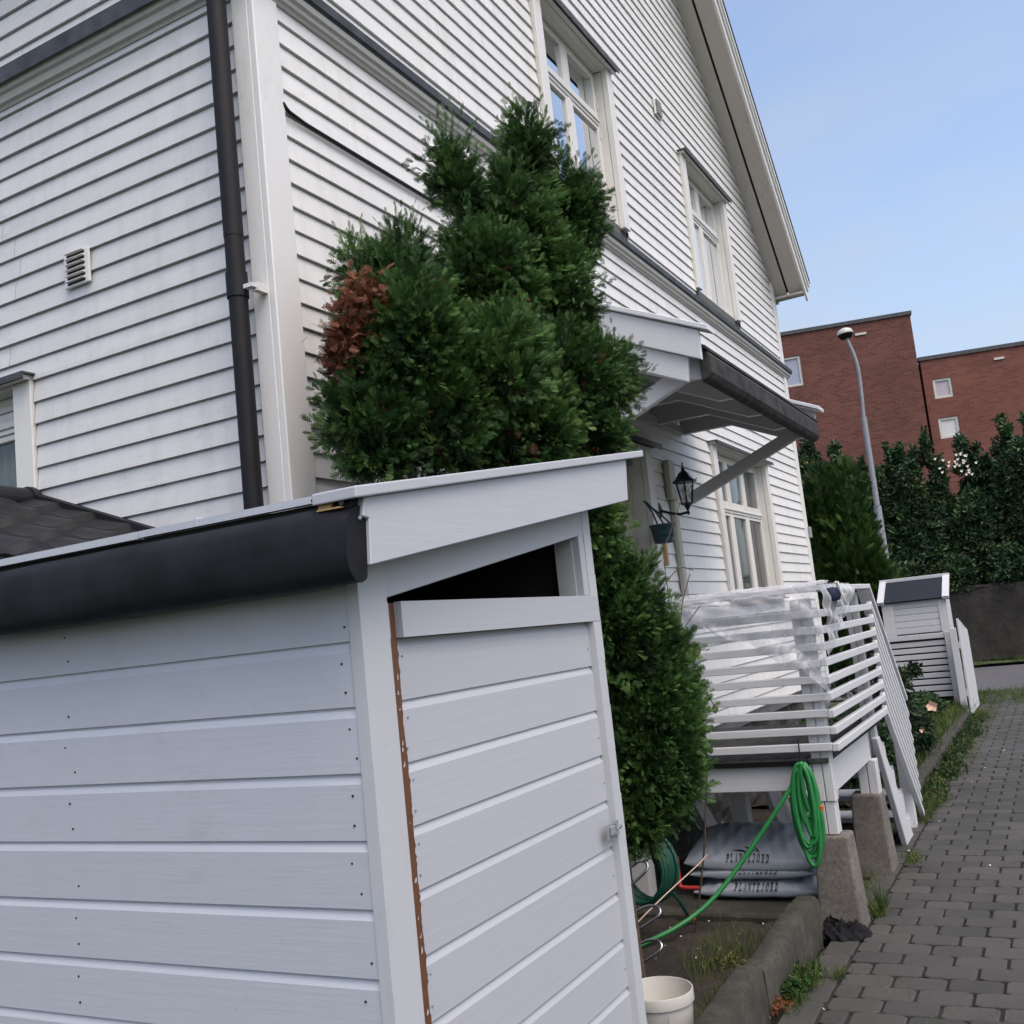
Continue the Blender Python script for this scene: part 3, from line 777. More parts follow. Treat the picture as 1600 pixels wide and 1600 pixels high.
# vents
def vent(mp, u0, u1, z0, z1, pos):
    b = MB(); b.box(mp(u0, .022, z0), mp(u1, .034, z1)); 
    n = 6
    for i in range(n):
        zc = z0 + (z1 - z0) * (i + .6) / (n + .2)
        b.box(mp(u0 + .02, .0345, zc + .004), mp(u1 - .02, .05, zc + .008))
    v = b.build('vent_grille', M['trim_v'], house, bev=.002)
    s_ = MB()
    for i in range(n):
        zc = z0 + (z1 - z0) * (i + .6) / (n + .2)
        s_.box(mp(u0 + .022, .0342, zc - .005), mp(u1 - .022, .0362, zc + .003))
    s_.build('vent_slot', M['dark'], v)
vent(ms, 3.250, 3.398, 3.168, 3.315, 's')
vent(mf, 7.60, 7.76, 5.66, 5.80, 'f')
# cable under one board
cbl = MB(); cbl.tube([(2.870, 2.304, 3.655), (2.878, 2.300, 3.640), (2.895, 2.297, 3.626), (3.0, 2.303, 3.622), (3.9, 2.303, 3.622), (5.0, 2.289, 3.617), (5.72, 2.289, 3.622), (5.95, 2.289, 3.607), (6.1, 2.289, 3.618), (6.9, 2.289, 3.618)], .0085, 6)
cbl.build('cable', M['black_metal'], house)
# vertical duct with meter box on the facade
du = MB(); du.box((6.70, 2.262, 2.40), (6.83, 2.308, 2.68)); du.box((6.755, 2.272, .85), (6.825, 2.309, 2.3995))
du.build('cable_duct', M['beige'], house, bev=.012, seg=3)
# door
dr = MB()
dr.box((5.34, 2.29, .8), (5.45, 2.3288, 2.70)); dr.box((6.335, 2.288, .8), (6.455, 2.3288, 2.70)); dr.box((5.34, 2.289, 2.70), (6.455, 2.3288, 2.74)); dr.box((6.335, 2.3292, .8), (6.36, 2.45, 2.72)); dr.box((5.43, 2.3292, .8), (5.45, 2.45, 2.72))
dro = dr.build('door_frame', M['trim_v'], house, bev=.003)
dd = MB(); dd.box((5.45, 2.415, .8), (6.335, 2.45, 2.72)); 
for (a, b_) in ((.95, 1.5), (1.62, 2.55)):
    dd.box((5.56, 2.405, a), (6.22, 2.4148, b_))
dd.build('door_leaf', M['door'], dro, bev=.006)
hf = MB(); hf.box((5.30, 2.235, 2.745), (6.52, 2.33, 2.757)); hf.box((5.30, 2.228, 2.722), (6.52, 2.2348, 2.757)); hf.build('head_flashing', M['black_metal'], dro)
wt = MB(); wt.box((6.43, 2.262, 1.93), (6.462, 2.286, 2.13)); wt.build('bare_wood_strip', M['palewood'], dro)
# gable roof
RX, RZ = (FX0 + FX1) / 2, 5.10 + .9 * (FX1 - FX0) / 2
def rakepoly(lo, hi, ext=.32, side=1):
    ext -= .20
    """strip of the rake between offsets lo..hi measured vertically; side=1 right slope"""
    xe = FX1 + ext if side == 1 else FX0 - ext
    ze = 5.10 - .9 * ext
    return [(RX, RZ + lo), (xe, ze + lo), (xe, ze + hi), (RX, RZ + hi)]
for sd in (1, -1):
    rf = MB(); rf.prism(rakepoly(.17, .215, .37, sd), 'y', 1.93, 13.5); roof = rf.build('roof', M['tile'], house)
    so = MB(); so.prism(rakepoly(0, .02, .30, sd), 'y', 2.318, 2.175); so.prism(rakepoly(-.004, .016, .31, sd), 'y', 2.152, 1.995)
    so.build('soffit_board', M['soffit'], roof, bev=.002)
    sk = MB(); sk.prism(rakepoly(.021, .15, .28, sd), 'y', 2.315, 2.02); sk.build('roof_core', M['dark'], roof)
    bg_ = MB(); bg_.prism(rakepoly(-.055, .125, .34, sd), 'y', 1.992, 1.968); bg_.prism(rakepoly(.05, .135, .345, sd), 'y', 1.9675, 1.950); bg_.prism(rakepoly(.105, .165, .355, sd), 'y', 1.9495, 1.936)
    bg_.build('barge_board', M['trim_x'], roof, bev=.003)
    ex = FX1 if sd == 1 else FX0
    ev = MB()
    ev.box((ex - .0 * sd, 1.995, 4.985), (ex + sd * .13, 13.4, 5.008)); ev.build('eave_soffit', M['soffit'], roof)
    gt = MB(); n = 10
    gt.tube([(ex + sd * .19, 2.3, 5.03), (ex + sd * .19, 13.4, 5.03)], .05, 10); gt.build('eave_gutter', M['trim_y'], roof)
# downpipe
dp = MB(); dp.tube([(2.672, 2.418, .2), (2.672, 2.418, 3.10)], .0345, 20); dp.tube([(2.672, 2.418, 3.09), (2.672, 2.418, 5.2)], .0360, 20)
dp.tube([(2.672, 2.418, 2.862), (2.672, 2.418, 2.955)], .0395, 20)
dpo = dp.build('downpipe', M['pipe'], house)
br = MB(); br.box((2.660, 2.340, 2.885), (2.684, 2.384, 2.90)); br.box((2.684, 2.335, 2.875), (2.74, 2.36, 2.905)); br.build('pipe_bracket', M['trim_v'], dpo)

# ---- entrance canopy
def canopy_y(): pass
CX0, CX1 = 4.75, 7.28
can = MB()
can.prism([(2.318, 3.335), (1.335, 2.868), (1.335, 2.852), (2.318, 3.318)], 'x', CX0 - .03, CX1 + .10)
cano = can.build('entrance_canopy', M['felt_worn'], house)
for xa, xb in ((CX0 - .075, CX0 + .035), (CX1 - .02, CX1 + .135)):
    cc = MB(); cc.prism([(2.318, 3.425), (1.298, 2.952), (1.298, 2.925), (2.318, 3.397)], 'x', xa, xb)
    cc.build('cap_board', M['canopy'], cano, bev=.003)
for poly, xa, xb in (([(2.30, 3.385), (1.350, 2.940), (1.352, 2.795), (2.30, 3.235)], CX0 - .03, CX0 - .055), ([(2.30, 3.234), (1.425, 2.828), (1.44, 2.705), (2.30, 3.105)], CX0 - .005, CX0 - .0295), ([(2.30, 3.385), (1.350, 2.940), (1.352, 2.760), (2.30, 3.20)], CX1 + .07, CX1 + .095)):
    bb = MB(); bb.prism(poly, 'x', xa, xb); bb.build('barge_board', M['canopy'], cano, bev=.003)
ef = MB()
ef.prism([(1.385, 2.866), (1.345, 2.855), (1.327, 2.825), (1.327, 2.74), (1.345, 2.712), (1.385, 2.70)], 'x', CX0 + .01, CX1)
ef.build('felt_eave_edge', M['felt_worn'], cano, bev=.008, seg=3)
for k, X in enumerate((4.80, 5.42, 6.03, 6.64, 7.18)):
    tb = MB()
    tb.prism([(2.30, 3.300), (1.39, 2.868), (1.39, 2.735), (1.50, 2.735), (1.92, 2.925), (2.30, 2.925)], 'x', X, X + .045)
    tb.build('canopy_truss', M['canopy'] if k == 0 else M['canopy_under'], cano, bev=.003)  # end truss in the lit colour, the rest in the shaded copy
ul = MB()
for k in range(7):
    y0 = 1.40 + k * .13; y1 = y0 + .125
    zz = lambda y: 2.848 + (y - 1.335) * .4680
    ul.prism([(y0, zz(y0) - .018), (y1, zz(y1) - .018), (y1, zz(y1) - .002), (y0, zz(y0) - .002)], 'x', CX0 + .0, CX1)
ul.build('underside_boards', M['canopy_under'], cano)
be = MB(); be.beam((7.20, 2.295, 2.44), (7.20, 1.44, 2.795), .045, .085); be.build('brace', M['canopy_under'], cano, bev=.003)
be = MB(); be.beam((4.83, 2.295, 2.44), (4.83, 1.44, 2.795), .045, .085); be.build('brace', M['canopy'], cano, bev=.003)
wp = MB(); wp.beam((CX0, 2.29, 2.955), (CX1, 2.29, 2.955), .02, .05); wp.build('wall_plate', M['canopy_under'], cano)

# ---- little tiled porch roof on the side wall
pr = MB()
def tile_row():
    # surface from ridge (y 3.655,z 2.315) down to (y 2.985,z 2.085), rolls running down the slope
    def s_(u, v):
        x = 2.755 - 1.2 * u; t = v * 5.999; j = int(t); q = t - j
        y = 3.66 - 1.20 * v; z = 2.322 - .436 * v
        roll_ = .5 + .5 * math.sin(x * 2 * PI / .24)
        return (x, y, z + .026 * roll_ ** 1.3 + .022 * (q - .5))
    pr.grid(s_, 96, 60, smooth=False)
    def s2(u, v):
        x = 2.755 - 1.2 * u
        return (x, 3.66 + .675 * v, 2.322 - .245 * v)
    pr.grid(s2, 2, 2, smooth=False)
tile_row()
pro = pr.build('porch_roof', M['tile'], house)
rg = MB(); rg.tube([(2.74, 3.66, 2.322), (1.55, 3.66, 2.322)], .055, 14); rg.tube([(2.725, 3.66, 2.322), (2.70, 3.66, 2.322)], .062, 14); rg.build('ridge_tile', M['tile'], pro)
fz = MB(); fz.beam((2.722, 3.66, 2.345), (2.722, 2.46, 1.909), .05, .035); fz.build('wall_flashing', M['felt'], pro)
pp = MB(); pp.box((1.7, 2.75, -.03), (2.70, 4.3, 1.88)); pp.build('porch_wall', M['wall_side'], house)

# ------------------------------------------------------------------ garden shed
SX, SY = 1.575, 1.20
shed = thing('garden_shed', 'freshly painted white timber shed with a torn black felt roof edge in the foreground', 'shed', (2.1, 1.9, 0))
P_ = .1245
def shed_boards(mp, u0, u1, zt, n, flip, slope=None):
    """boards with a chamfered top edge; zt = z of the first joint from the top, boards go down"""
    b = MB()
    for k in range(-2, n):
        zb = zt - P_ * (k + 1); zt_ = zt - P_ * k
        if zt_ - .002 > 1.80: continue
        dj = random.uniform(-.001, .001)
        # from bottom to top: face, chamfer
        pl = [(.004, zb + .0015), (.020 + dj, zb + .0015), (.0205 + dj, zt_ - .019), (.0145, zt_ - .004), (.0145, zt_ + .0014)]
        L = [mp(u0, a, z) for a, z in pl]; Rr = [mp(u1, a, z) for a, z in pl]; m_ = len(pl)
        fs = [((i, i + 1, m_ + i + 1, m_ + i) if flip else (i, m_ + i, m_ + i + 1, i + 1)) for i in range(m_ - 1)]
        fs += [tuple(range(m_)), tuple(reversed(range(m_, 2 * m_)))]
        b.add(L + Rr, fs)
    return b
sms = lambda u, d, z: (SX + .020 - d, u, z)
smf = lambda u, d, z: (u, SY + .020 - d, z)
sb = shed_boards(sms, 1.208, 2.42, 1.5785, 14, True)
nails = []
for k in range(-1, 13):
    for u in (1.225, 2.02):
        for dz in (.03, .085):
            if random.random() < .75:
                nails.append((u + random.uniform(-.012, .012) + (.012 * (dz > .05)), 1.5785 - P_ * (k + 1) + dz))
sb.build('side_cladding', M['shed_y'], shed, bev=.0012)
nl = MB()
for (u, z) in nails: nl.lathe([(.0026, 0), (.0022, .0016), (.0001, .0018)], (SX - .0005, u, z), 8, axis=(-1, 0, 0))
nl.build('nail_head', M['black_metal'], shed)
core = MB(); core.box((SX + .022, SY + .03, -.03), (SX + .05, 2.42, 1.80)); core.box((2.66, SY + .03, -.03), (2.70, 2.28, 1.94)); core.box((SX + .05, 2.39, -.03), (2.68, 2.42, 1.85))
core.box((SX + .05, SY + .03, -.04), (2.66, 2.39, -.01)); core.build('inner_wall', M['dark'], shed)
po = MB(); po.box((1.572, 1.178, -.03), (1.664, 1.2065, 1.83)); po.box((1.572, 1.2067, -.03), (1.5945, 1.2072, 1.83)); po.build('corner_post', M['shed_z'], shed, bev=.006, seg=2)
po = MB()
zz = -.03; k = 0
while zz < 1.86:
    e = random.uniform(-.0030, .0030); h = min(.1245, 1.9 - zz)
    po.box((2.665, 1.1805, zz), (2.716 + e, 1.222, zz + h - .0003)); zz += .1245
po.build('edge_stile', M['shed_z'], shed)
# side boards seen end-on at the far edge
po = MB(); po.box((2.701, 1.2225, -.03), (2.716, 2.3, 1.93)); po.build('far_side_cladding', M['shed_y'], shed)
# frame of the triangular opening
of = MB()
of.prism([(1.655, 1.865), (2.72, 2.045), (2.72, 1.838), (2.63, 1.8225), (1.675, 1.6605), (1.655, 1.657)], 'y', 1.1815, 1.2052)
of.box((2.632, 1.1818, 1.652), (2.6645, 1.2548, 1.86)); 
of.build('opening_frame', M['shed_x'], shed, bev=.002)
ir = MB(); ir.box((2.628, 1.2056, 1.60), (2.66, 1.26, 1.87)); ir.build('inner_reveal', M['shed_z'], shed)
# door
db = MB()
def dboards():
    b = db
    for k in range(0, 14):
        zb = 1.5765 - P_ * (k + 1) - .0; zt_ = 1.5765 - P_ * k
        if zb < -.03: break
        dj = random.uniform(-.0008, .0008); x0 = 1.701 + random.uniform(-.007, .006)
        pl = [(.004, zb + .0012), (.020 + dj, zb + .0012), (.0205 + dj, zt_ - .019), (.0145, zt_ - .004), (.0145, zt_ + .001)]
        L = [smf(x0, a, z) for a, z in pl]; Rr = [smf(2.668 - (.010 if i_ in (3, 4) else 0), a, z) for i_, (a, z) in enumerate(pl)]; m_ = len(pl)
        b.add(L + Rr, [(i, m_ + i, m_ + i + 1, i + 1) for i in range(m_ - 1)] + [tuple(range(m_)), tuple(reversed(range(m_, 2 * m_)))])
dboards()
db.box((1.7135, 1.1792, 1.5785), (2.7125, 1.1985, 1.652))
dro = db.build('door', M['shed_x'], shed, bev=.0012)
dn = MB()
for k in range(0, 12):
    for u, dz in ((1.722, .03), (1.728, .09), (2.652, .05)):
        if random.random() < .7: dn.lathe([(.0026, 0), (.0022, .0016), (.0001, .0018)], (u + random.uniform(-.006, .006), 1.1995, 1.5765 - P_ * (k + 1) + dz), 8, axis=(0, -1, 0))
dn.build('nail_head', M['galv'], dro)
# bare wood strip with ragged paint edge in the gap
gp = MB()
zc = -.03; rows = []; e1 = 1.666; e2 = 1.702
while zc < 1.6515:
    e1 = min(1.670, max(1.663, e1 + random.uniform(-.0012, .0012))); e2 = min(1.706, max(1.697, e2 + random.uniform(-.0016, .0016)))
    rows.append((zc, e1, e2 + (.003 if random.random() < .12 else 0))); zc += .007
for (a, b_) in zip(rows[:-1], rows[1:]):
    gp.add([(a[1], 1.1985, a[0]), (a[2] + .01, 1.1985, a[0]), (b_[2] + .01, 1.1985, b_[0]), (b_[1], 1.1985, b_[0])], [(0, 1, 2, 3)])
gp.build('bare_wood_edge', M['rawwood'], dro)
gd = MB(); gd.box((1.6645, 1.2075, -.03), (1.672, 1.2085, 1.65)); gd.box((1.664, 1.212, -.03), (2.67, 1.222, 1.648)); gd.build('door_back', M['dark'], dro)
wpz = MB()
rgw = random.Random(12); z = .02
while z < 1.56:
    xx = 1.6985 + rgw.uniform(-.004, .003); hh = rgw.uniform(.003, .016); ww = rgw.uniform(.003, .008)
    wpz.add([(xx, 1.1965, z), (xx + ww, 1.1962, z + hh * .2), (xx + ww * .9, 1.1962, z + hh), (xx + ww * rgw.uniform(.1, .6), 1.1965, z + hh * rgw.uniform(.5, .9))], [(0, 1, 2, 3)])
    z += rgw.choice([.004, .007, .012, .03, .07, .11])
wpz.box((1.6735, 1.1945, 1.5785), (1.690, 1.1975, 1.6515)); wpz.build('flaked_paint', M['shed_x'], dro)
# hasp covered in white paint
hs = MB(); hs.box((2.585, 1.1765, .985), (2.668, 1.1785, 1.026)); hs.box((2.60, 1.169, .995), (2.628, 1.1764, 1.018)); hs.tube([(2.64, 1.172, .99), (2.64, 1.172, 1.02)], .006, 8); hs.tube([(2.635, 1.170, 1.006), (2.66, 1.165, 1.012), (2.668, 1.172, 1.004)], .004, 6)
hs.build('hasp', M['galv'], dro, bev=.001)
# barge board with cap, roof sheet, side flashing, felt-wrapped eave
zc_ = lambda x: 1.836 + (x - 1.486) * .160
ba = MB(); ba.prism([(1.508, zc_(1.508)), (2.862, zc_(2.862)), (2.838, 1.928), (1.512, 1.713), (1.519, 1.80), (1.5, 1.803)], 'y', 1.098, 1.122); ba.build('barge_board', M['shed_x'], shed, bev=.002)
ca = MB(); ca.prism([(1.464, zc_(1.464)), (2.978, zc_(2.978)), (2.980, zc_(2.978) + .021), (1.464, zc_(1.464) + .022)], 'y', 1.083, 1.185); ca.build('cap_board', M['shed_x'], shed, bev=.003, seg=2)
rf = MB(); rf.prism([(1.50, zc_(1.50) - .022), (2.735, zc_(2.735) - .022), (2.735, zc_(2.735) - .004), (1.50, zc_(1.50) - .004)], 'y', 1.124, 2.42)
rf.prism([(2.7352, zc_(2.7352) - .022), (2.99, zc_(2.99) - .022), (2.99, zc_(2.99) - .004), (2.7352, zc_(2.7352) - .004)], 'y', 1.124, 2.25)
rf.build('roof', M['felt'], shed)
fl = MB(); fl.box((1.487, 1.50, 1.8425), (1.51, 1.5015, 1.861)); fl.box((1.489, 1.19, 1.8425), (1.506, 1.668, 1.8565)); fl.box((1.487, 1.672, 1.8405), (1.506, 2.42, 1.856))
fl.build('edge_flashing', M['shed_y'], shed)
fb = MB(); fb.box((1.507, 1.125, 1.80), (1.530, 2.42, 1.8422)); fb.build('gap_shade_strip', M['dark'], shed)  # added black strip that paints the dark gap below the flashing
ge = MB()
prof = [(1.520, 1.832), (1.500, 1.832), (1.478, 1.826), (1.462, 1.808), (1.454, 1.775), (1.453, 1.735), (1.460, 1.702), (1.474, 1.686), (1.492, 1.682), (1.510, 1.690), (1.514, 1.72), (1.516, 1.79)]
def gut(u, v):
    t = v * (len(prof) - 1); j = min(int(t), len(prof) - 2); q = t - j
    x = prof[j][0] + (prof[j + 1][0] - prof[j][0]) * q; z = prof[j][1] + (prof[j + 1][1] - prof[j][1]) * q
    y = 1.106 + 1.32 * u
    wv = .0022 * math.sin(y * 9 + z * 30) + .0015 * math.sin(y * 23)
    drop = .0 if y > 1.17 else -.008 * (1.17 - y) / .06 * (z > 1.80)
    return (x + wv, y, z + wv * .6 + drop)
ge.grid(gut, 110, 30)
ge.add([gut(0, j / 30) for j in range(31)], [tuple(range(31))])
ge.build('felt_eave', M['felt'], shed)
tw = MB(); tw.prism([(1.473, 1.8215), (1.498, 1.8215), (1.500, 1.848), (1.490, 1.856), (1.481, 1.844)], 'y', 1.150, 1.180); tw.prism([(1.470, 1.821), (1.50, 1.8212), (1.50, 1.824), (1.47, 1.824)], 'y', 1.125, 1.18)
tw.build('torn_wood', M['palewood'], shed)
tb2 = MB(); tb2.prism([(1.478, 1.820), (1.506, 1.820), (1.508, 1.842), (1.488, 1.846)], 'y', 1.112, 1.149); tb2.prism([(1.474, 1.845), (1.484, 1.856), (1.487, 1.852), (1.478, 1.841)], 'y', 1.150, 1.195); tb2.build('felt_scrap', M['felt'], shed)
sc = MB(); sc.lathe([(.0055, 0), (.005, .003), (.0001, .004)], (1.482, 1.130, 1.832), 10, axis=(-1, 0, 0)); sc.lathe([(.0045, 0), (.004, .003), (.0001, .004)], (1.498, 1.1050, 1.800), 10, axis=(0, -1, 0)); sc.build('screw', M['galv'], shed)

# ------------------------------------------------------------------ entrance deck with stairs
deck = thing('entrance_deck', 'raised white timber entrance deck with slatted railings and steps by the house door', 'deck', (5.9, 1.7, 0))
DX0, DX1, DY0, DY1 = 5.20, 6.72, 1.11, 2.29
fr = MB()
fr.box((DX0, DY0 + .11, .655), (DX0 + .035, DY1, .785)); fr.build('side_fascia', M['deck_y'], deck, bev=.003)
fr = MB(); fr.box((DX0 + .04, DY0 + .025, .63), (6.36, DY0 + .06, .785)); fr.build('front_fascia', M['deck_x'], deck, bev=.003)
fl = MB()
y = DY0 + .02
while y < DY1 - .05:
    fl.box((DX0 - .02, y, .788), (DX1 + .05, y + .105, .812)); y += .11
fl.build('floor_boards', M['felt_worn'], deck, bev=.003)
ed = MB(); ed.box((DX0 - .03, DY0 + .012 + .1, .781), (DX0 - .012, DY1, .806)); ed.build('floor_edge', M['black_metal'], deck)
def post(x0, x1, y0, y1, z0, z1):
    b = MB(); b.box((x0, y0, z0), (x1, (y0 + y1) / 2 - .0015, z1)); b.box((x0 + .003, (y0 + y1) / 2 + .0015, z0), (x1 - .002, y1, z1)); return b.build('post', M['deck_z'], deck, bev=.004)
post(DX0 - .002, DX0 + .07, DY0 + .012, DY0 + .106, .60, 1.60)
post(DX0 + .006, DX0 + .09, DY0 + .022, DY0 + .122, .44, .5995)
post(6.33, 6.42, DY0 + .0, DY0 + .11, .43, .629)
post(6.64, 6.72, DY0 + .028, DY0 + .10, .60, 1.62)
post(DX0 + .04, DX0 + .09, 1.76, 1.82, .60, 1.60)
for (x, lb) in ((5.255, 0), (6.37, 1)):
    b = MB()
    b.prism([(x - .10, -.04), (x + .11, -.04), (x + .085, .437), (x - .075, .437)], 'y', 0, 1)
    vs = []
    for v in b.v:
        t = v[2] / .437; vs.append((v[0], (DY0 + (.063 if x < 6 else .080) + (v[1] - .5) * (.205 - .035 * t)), v[2]))
    b.v = vs; b.build('concrete_pier', M['concrete'], deck, bev=.012, seg=2)
RZs = [.866 + .0818 * k for k in range(9)]
for z in RZs:
    b = MB(); e = random.uniform(-.003, .003); b.box((DX0 - .036, DY0 - .012, z - .019 + e), (DX0 - .004, DY1, z + .019 + e)); b.build('side_rail', M['deck_y'], deck, bev=.003)
    b = MB(); e = random.uniform(-.003, .003); b.box((DX0 - .036, DY0 - .046, z - .019 + e), (DX1 + .02, DY0 - .0135, z + .019 + e)); b.build('front_rail', M['deck_x'], deck, bev=.003)
b = MB(); b.box((DX0 - .045, DY0 - .055, 1.632), (DX0 + .062, DY1, 1.662)); b.build('handrail', M['deck_y'], deck, bev=.004)
b = MB(); b.box((DX0 + .063, DY0 - .055, 1.632), (DX1 + .03, DY0 + .052, 1.662)); b.build('handrail', M['deck_x'], deck, bev=.004)
# steps going down along the front
SXE = 7.66; sl_ = .90
for y in (DY0 - .01, DY0 + .75):
    b = MB(); b.prism([(6.43, .74), (6.54, .74), (7.30, -.03), (6.98, -.03)], 'y', y, y + .036)
    b.build('stringer', M['deck_x'], deck, bev=.004)
    b = MB(); b.prism([(6.74, .63), (6.90, .63), (6.90, .445), (7.115, .445), (7.115, .26), (7.33, .26), (7.33, .075), (7.56, .075), (7.60, -.03), (7.24, -.03), (6.66, .58)], 'y', y + .0365, y + .06)
    b.build('step_riser_board', M['deck_x'], deck, bev=.002)
for k in range(4):
    x0 = 6.70 + k * .215; z0 = .62 - k * .185
    b = MB(); b.box((x0 - .02, DY0 + .035, z0), (x0 + .24, DY0 + .745, z0 + .035)); b.build('tread', M['deck_y'], deck, bev=.003)
for k in range(9):
    z = RZs[k]; b = MB()
    x1 = SXE + random.uniform(-.015, .015); zst = z + .02
    b.beam((DX1 + .03, DY0 - .028, zst), (x1, DY0 - .028, zst - sl_ * (x1 - DX1 - .03)), .032, .040); b.build('stair_rail', M['deck_x'], deck, bev=.003)
b = MB(); b.beam((DX1 + .03, DY0 - .01, 1.640), (SXE - .03, DY0 - .01, 1.640 - sl_ * (SXE - DX1 - .06)), .085, .030); b.build('stair_handrail', M['deck_x'], deck, bev=.003)
b = MB(); b.box((7.46, DY0 - .01, .0), (7.53, DY0 + .06, .93)); b.build('post', M['deck_z'], deck, bev=.003)
# joists and knee braces in the shade below
for x in (5.6, 6.0, 6.5):
    b = MB(); b.box((x, DY0 + .063, .66), (x + .05, DY1, .785)); b.build('joist', M['deck_y'], deck)
b = MB(); b.beam((5.95, 2.2, .66), (6.5, 2.2, .16), .05, .12); b.build('knee_brace', M['deck_x'], deck)
b = MB(); b.box((5.25, 2.18, .0), (5.36, 2.27, .66)); b.build('inner_post', M['deck_z'], deck)
b = MB(); b.box((6.6, 2.0, .0), (6.7, 2.1, .66)); b.build('inner_post', M['deck_z'], deck)

# ------------------------------------------------------------------ plastic film over the railing
fm = MB()
def film(u, v):
    # u 0 at the corner, 1 at the left; v 0 top, 1 bottom
    y = 1.062 + .80 * u
    top = 1.668; bot = 1.10 + .40 * min(1, u * 1.35) ** .7
    if u > .75: bot -= (u - .75) * .25
    z = top - (top - bot) * v
    fold = .010 * (1 - 2 * abs(math.sin(y * 17 + v * 6 + 2 * math.sin(v * 5)))) + .008 * (1 - 2 * abs(math.sin(z * 19 - y * 15 + 1.5 * math.sin(y * 9)))) + .012 * math.sin(v * 9 + u * 13) + .004 * (1 - 2 * abs(math.sin(y * 47 + z * 38)))
    bulge = .045 * math.exp(-((v - .22) / .16) ** 2) * (.6 + .4 * math.sin(u * 9))
    return (DX0 - .052 - bulge + fold * (.3 + v), y, z + .012 * math.sin(u * 17) * v)
fm.grid(film, 130, 80)
def film2(u, v):
    x = DX0 - .05 + .85 * u; top = 1.668; bot = 1.30 + .28 * u
    z = top - (top - bot) * v
    return (x, DY0 - .062 - .022 * math.exp(-((v - .4) / .25) ** 2) + .009 * math.sin(x * 40 + v * 8) + .007 * math.sin(z * 60 + x * 9), z)
fm.grid(film2, 44, 24)
def film3(u, v):
    y = 1.02 + .85 * u; return (DX0 - .06 + .13 * v, y, 1.674 + .007 * math.sin(y * 30 + v * 9) + .004 * math.sin(v * 17 + y * 51))
fm.grid(film3, 60, 8)
def film4(u, v):   # bunched roll tucked under the handrail
    y = 1.22 + .62 * u; a = v * 2 * PI; rr = .030 + .010 * math.sin(y * 19) + .006 * math.sin(a * 3 + y * 40)
    return (DX0 - .075 + rr * math.cos(a), y, 1.602 - .03 * u + rr * 1.2 * math.sin(a))
fm.grid(film4, 60, 18)
def film5(u, v):   # tail hanging from the corner
    z = 1.34 - .30 * u; ww = .09 * (1 - u * .9)
    return (DX0 - .06 + .008 * math.sin(u * 20), 1.075 + ww * v + .01 * math.sin(u * 14), z)
fm.grid(film5, 20, 5)
tag(fm.build('plastic_sheet', M['film'], loc=(5.15, 1.5, 1.3)), 'crumpled translucent plastic sheet draped over the white deck railing', 'plastic sheet')
nb = MB(); nb.lathe([(.001, .045), (.03, .04), (.042, .02), (.045, 0), (.038, -.022), (.001, -.03)], (5.36, 1.03, 1.60), 16)
nb.grid(lambda u, v: (5.355 + .11 * u, 1.045 + .006 * math.sin(u * 9), 1.50 + .10 * v + .004 * math.sin(v * 9)), 8, 8)
nbo = nb.build('cloth_bag', M['navy'], loc=(5.36, 1.04, 1.5)); tag(nbo, 'small dark navy cloth bag tied to the corner of the deck railing', 'bag')
st = MB(); st.tube([(5.33, .99, 1.67), (5.335, .975, 1.60), (5.36, .97, 1.55), (5.39, .985, 1.57), (5.38, 1.0, 1.64), (5.345, 1.0, 1.668)], .006, 6); st.build('drawstring', M['trim_v'], nbo)

# ------------------------------------------------------------------ wall lantern
lan = thing('wall_lantern', 'black six-sided carriage lantern mounted on the wall beside the duct', 'lantern', (6.47, 2.13, 2.4))
LC = Vector((6.50, 2.10, 0))
lb = MB()
rt, rb_, zt, zb = .064, .038, 2.475, 2.325
for k in range(6):
    a = PI / 3 * k + .3
    p = (LC.x + rb_ * math.cos(a), LC.y + rb_ * math.sin(a), zb); q = (LC.x + rt * math.cos(a), LC.y + rt * math.sin(a), zt)
    lb.tube([p, q], .0062, 6)
lb.lathe([(.001, 2.312), (.025, 2.315), (.040, 2.322), (.040, 2.33), (.001, 2.331)], (LC.x, LC.y, 0), 6, smooth=False)
lb.lathe([(.001, 2.25), (.009, 2.255), (.012, 2.268), (.006, 2.28), (.016, 2.30), (.022, 2.313)], (LC.x, LC.y, 0), 12)
lb.build('cage', M['black_metal'], lan)
rl = MB(); rl.lathe([(.060, 2.468), (.082, 2.470), (.084, 2.478), (.060, 2.495), (.045, 2.515), (.036, 2.532), (.018, 2.548), (.010, 2.556), (.014, 2.565), (.006, 2.575), (.005, 2.60), (.0005, 2.615)], (LC.x, LC.y, 0), 6, smooth=False); rl.build('lamp_roof', M['black_metal'], lan)
lg = MB()
for k in range(6):
    a, c = PI / 3 * k + .3, PI / 3 * (k + 1) + .3
    lg.add([(LC.x + (rb_ - .002) * math.cos(a), LC.y + (rb_ - .002) * math.sin(a), zb), (LC.x + (rb_ - .002) * math.cos(c), LC.y + (rb_ - .002) * math.sin(c), zb), (LC.x + (rt - .002) * math.cos(c), LC.y + (rt - .002) * math.sin(c), zt), (LC.x + (rt - .002) * math.cos(a), LC.y + (rt - .002) * math.sin(a), zt)], [(0, 1, 2, 3)])
lg.build('glass_panel', M['glass'], lan)
bu = MB(); bu.lathe([(.001, 2.33), (.012, 2.335), (.014, 2.38), (.022, 2.40), (.024, 2.425), (.014, 2.445), (.001, 2.45)], (LC.x, LC.y, 0), 12); bu.build('bulb', M['trim_v'], lan)
ar = MB(); ar.tube([(LC.x, LC.y, 2.27), (LC.x - .01, LC.y + .05, 2.262), (LC.x - .01, LC.y + .11, 2.275), (LC.x - .01, LC.y + .17, 2.30), (LC.x - .01, 2.29, 2.31)], .009, 8); ar.build('arm', M['black_metal'], lan)
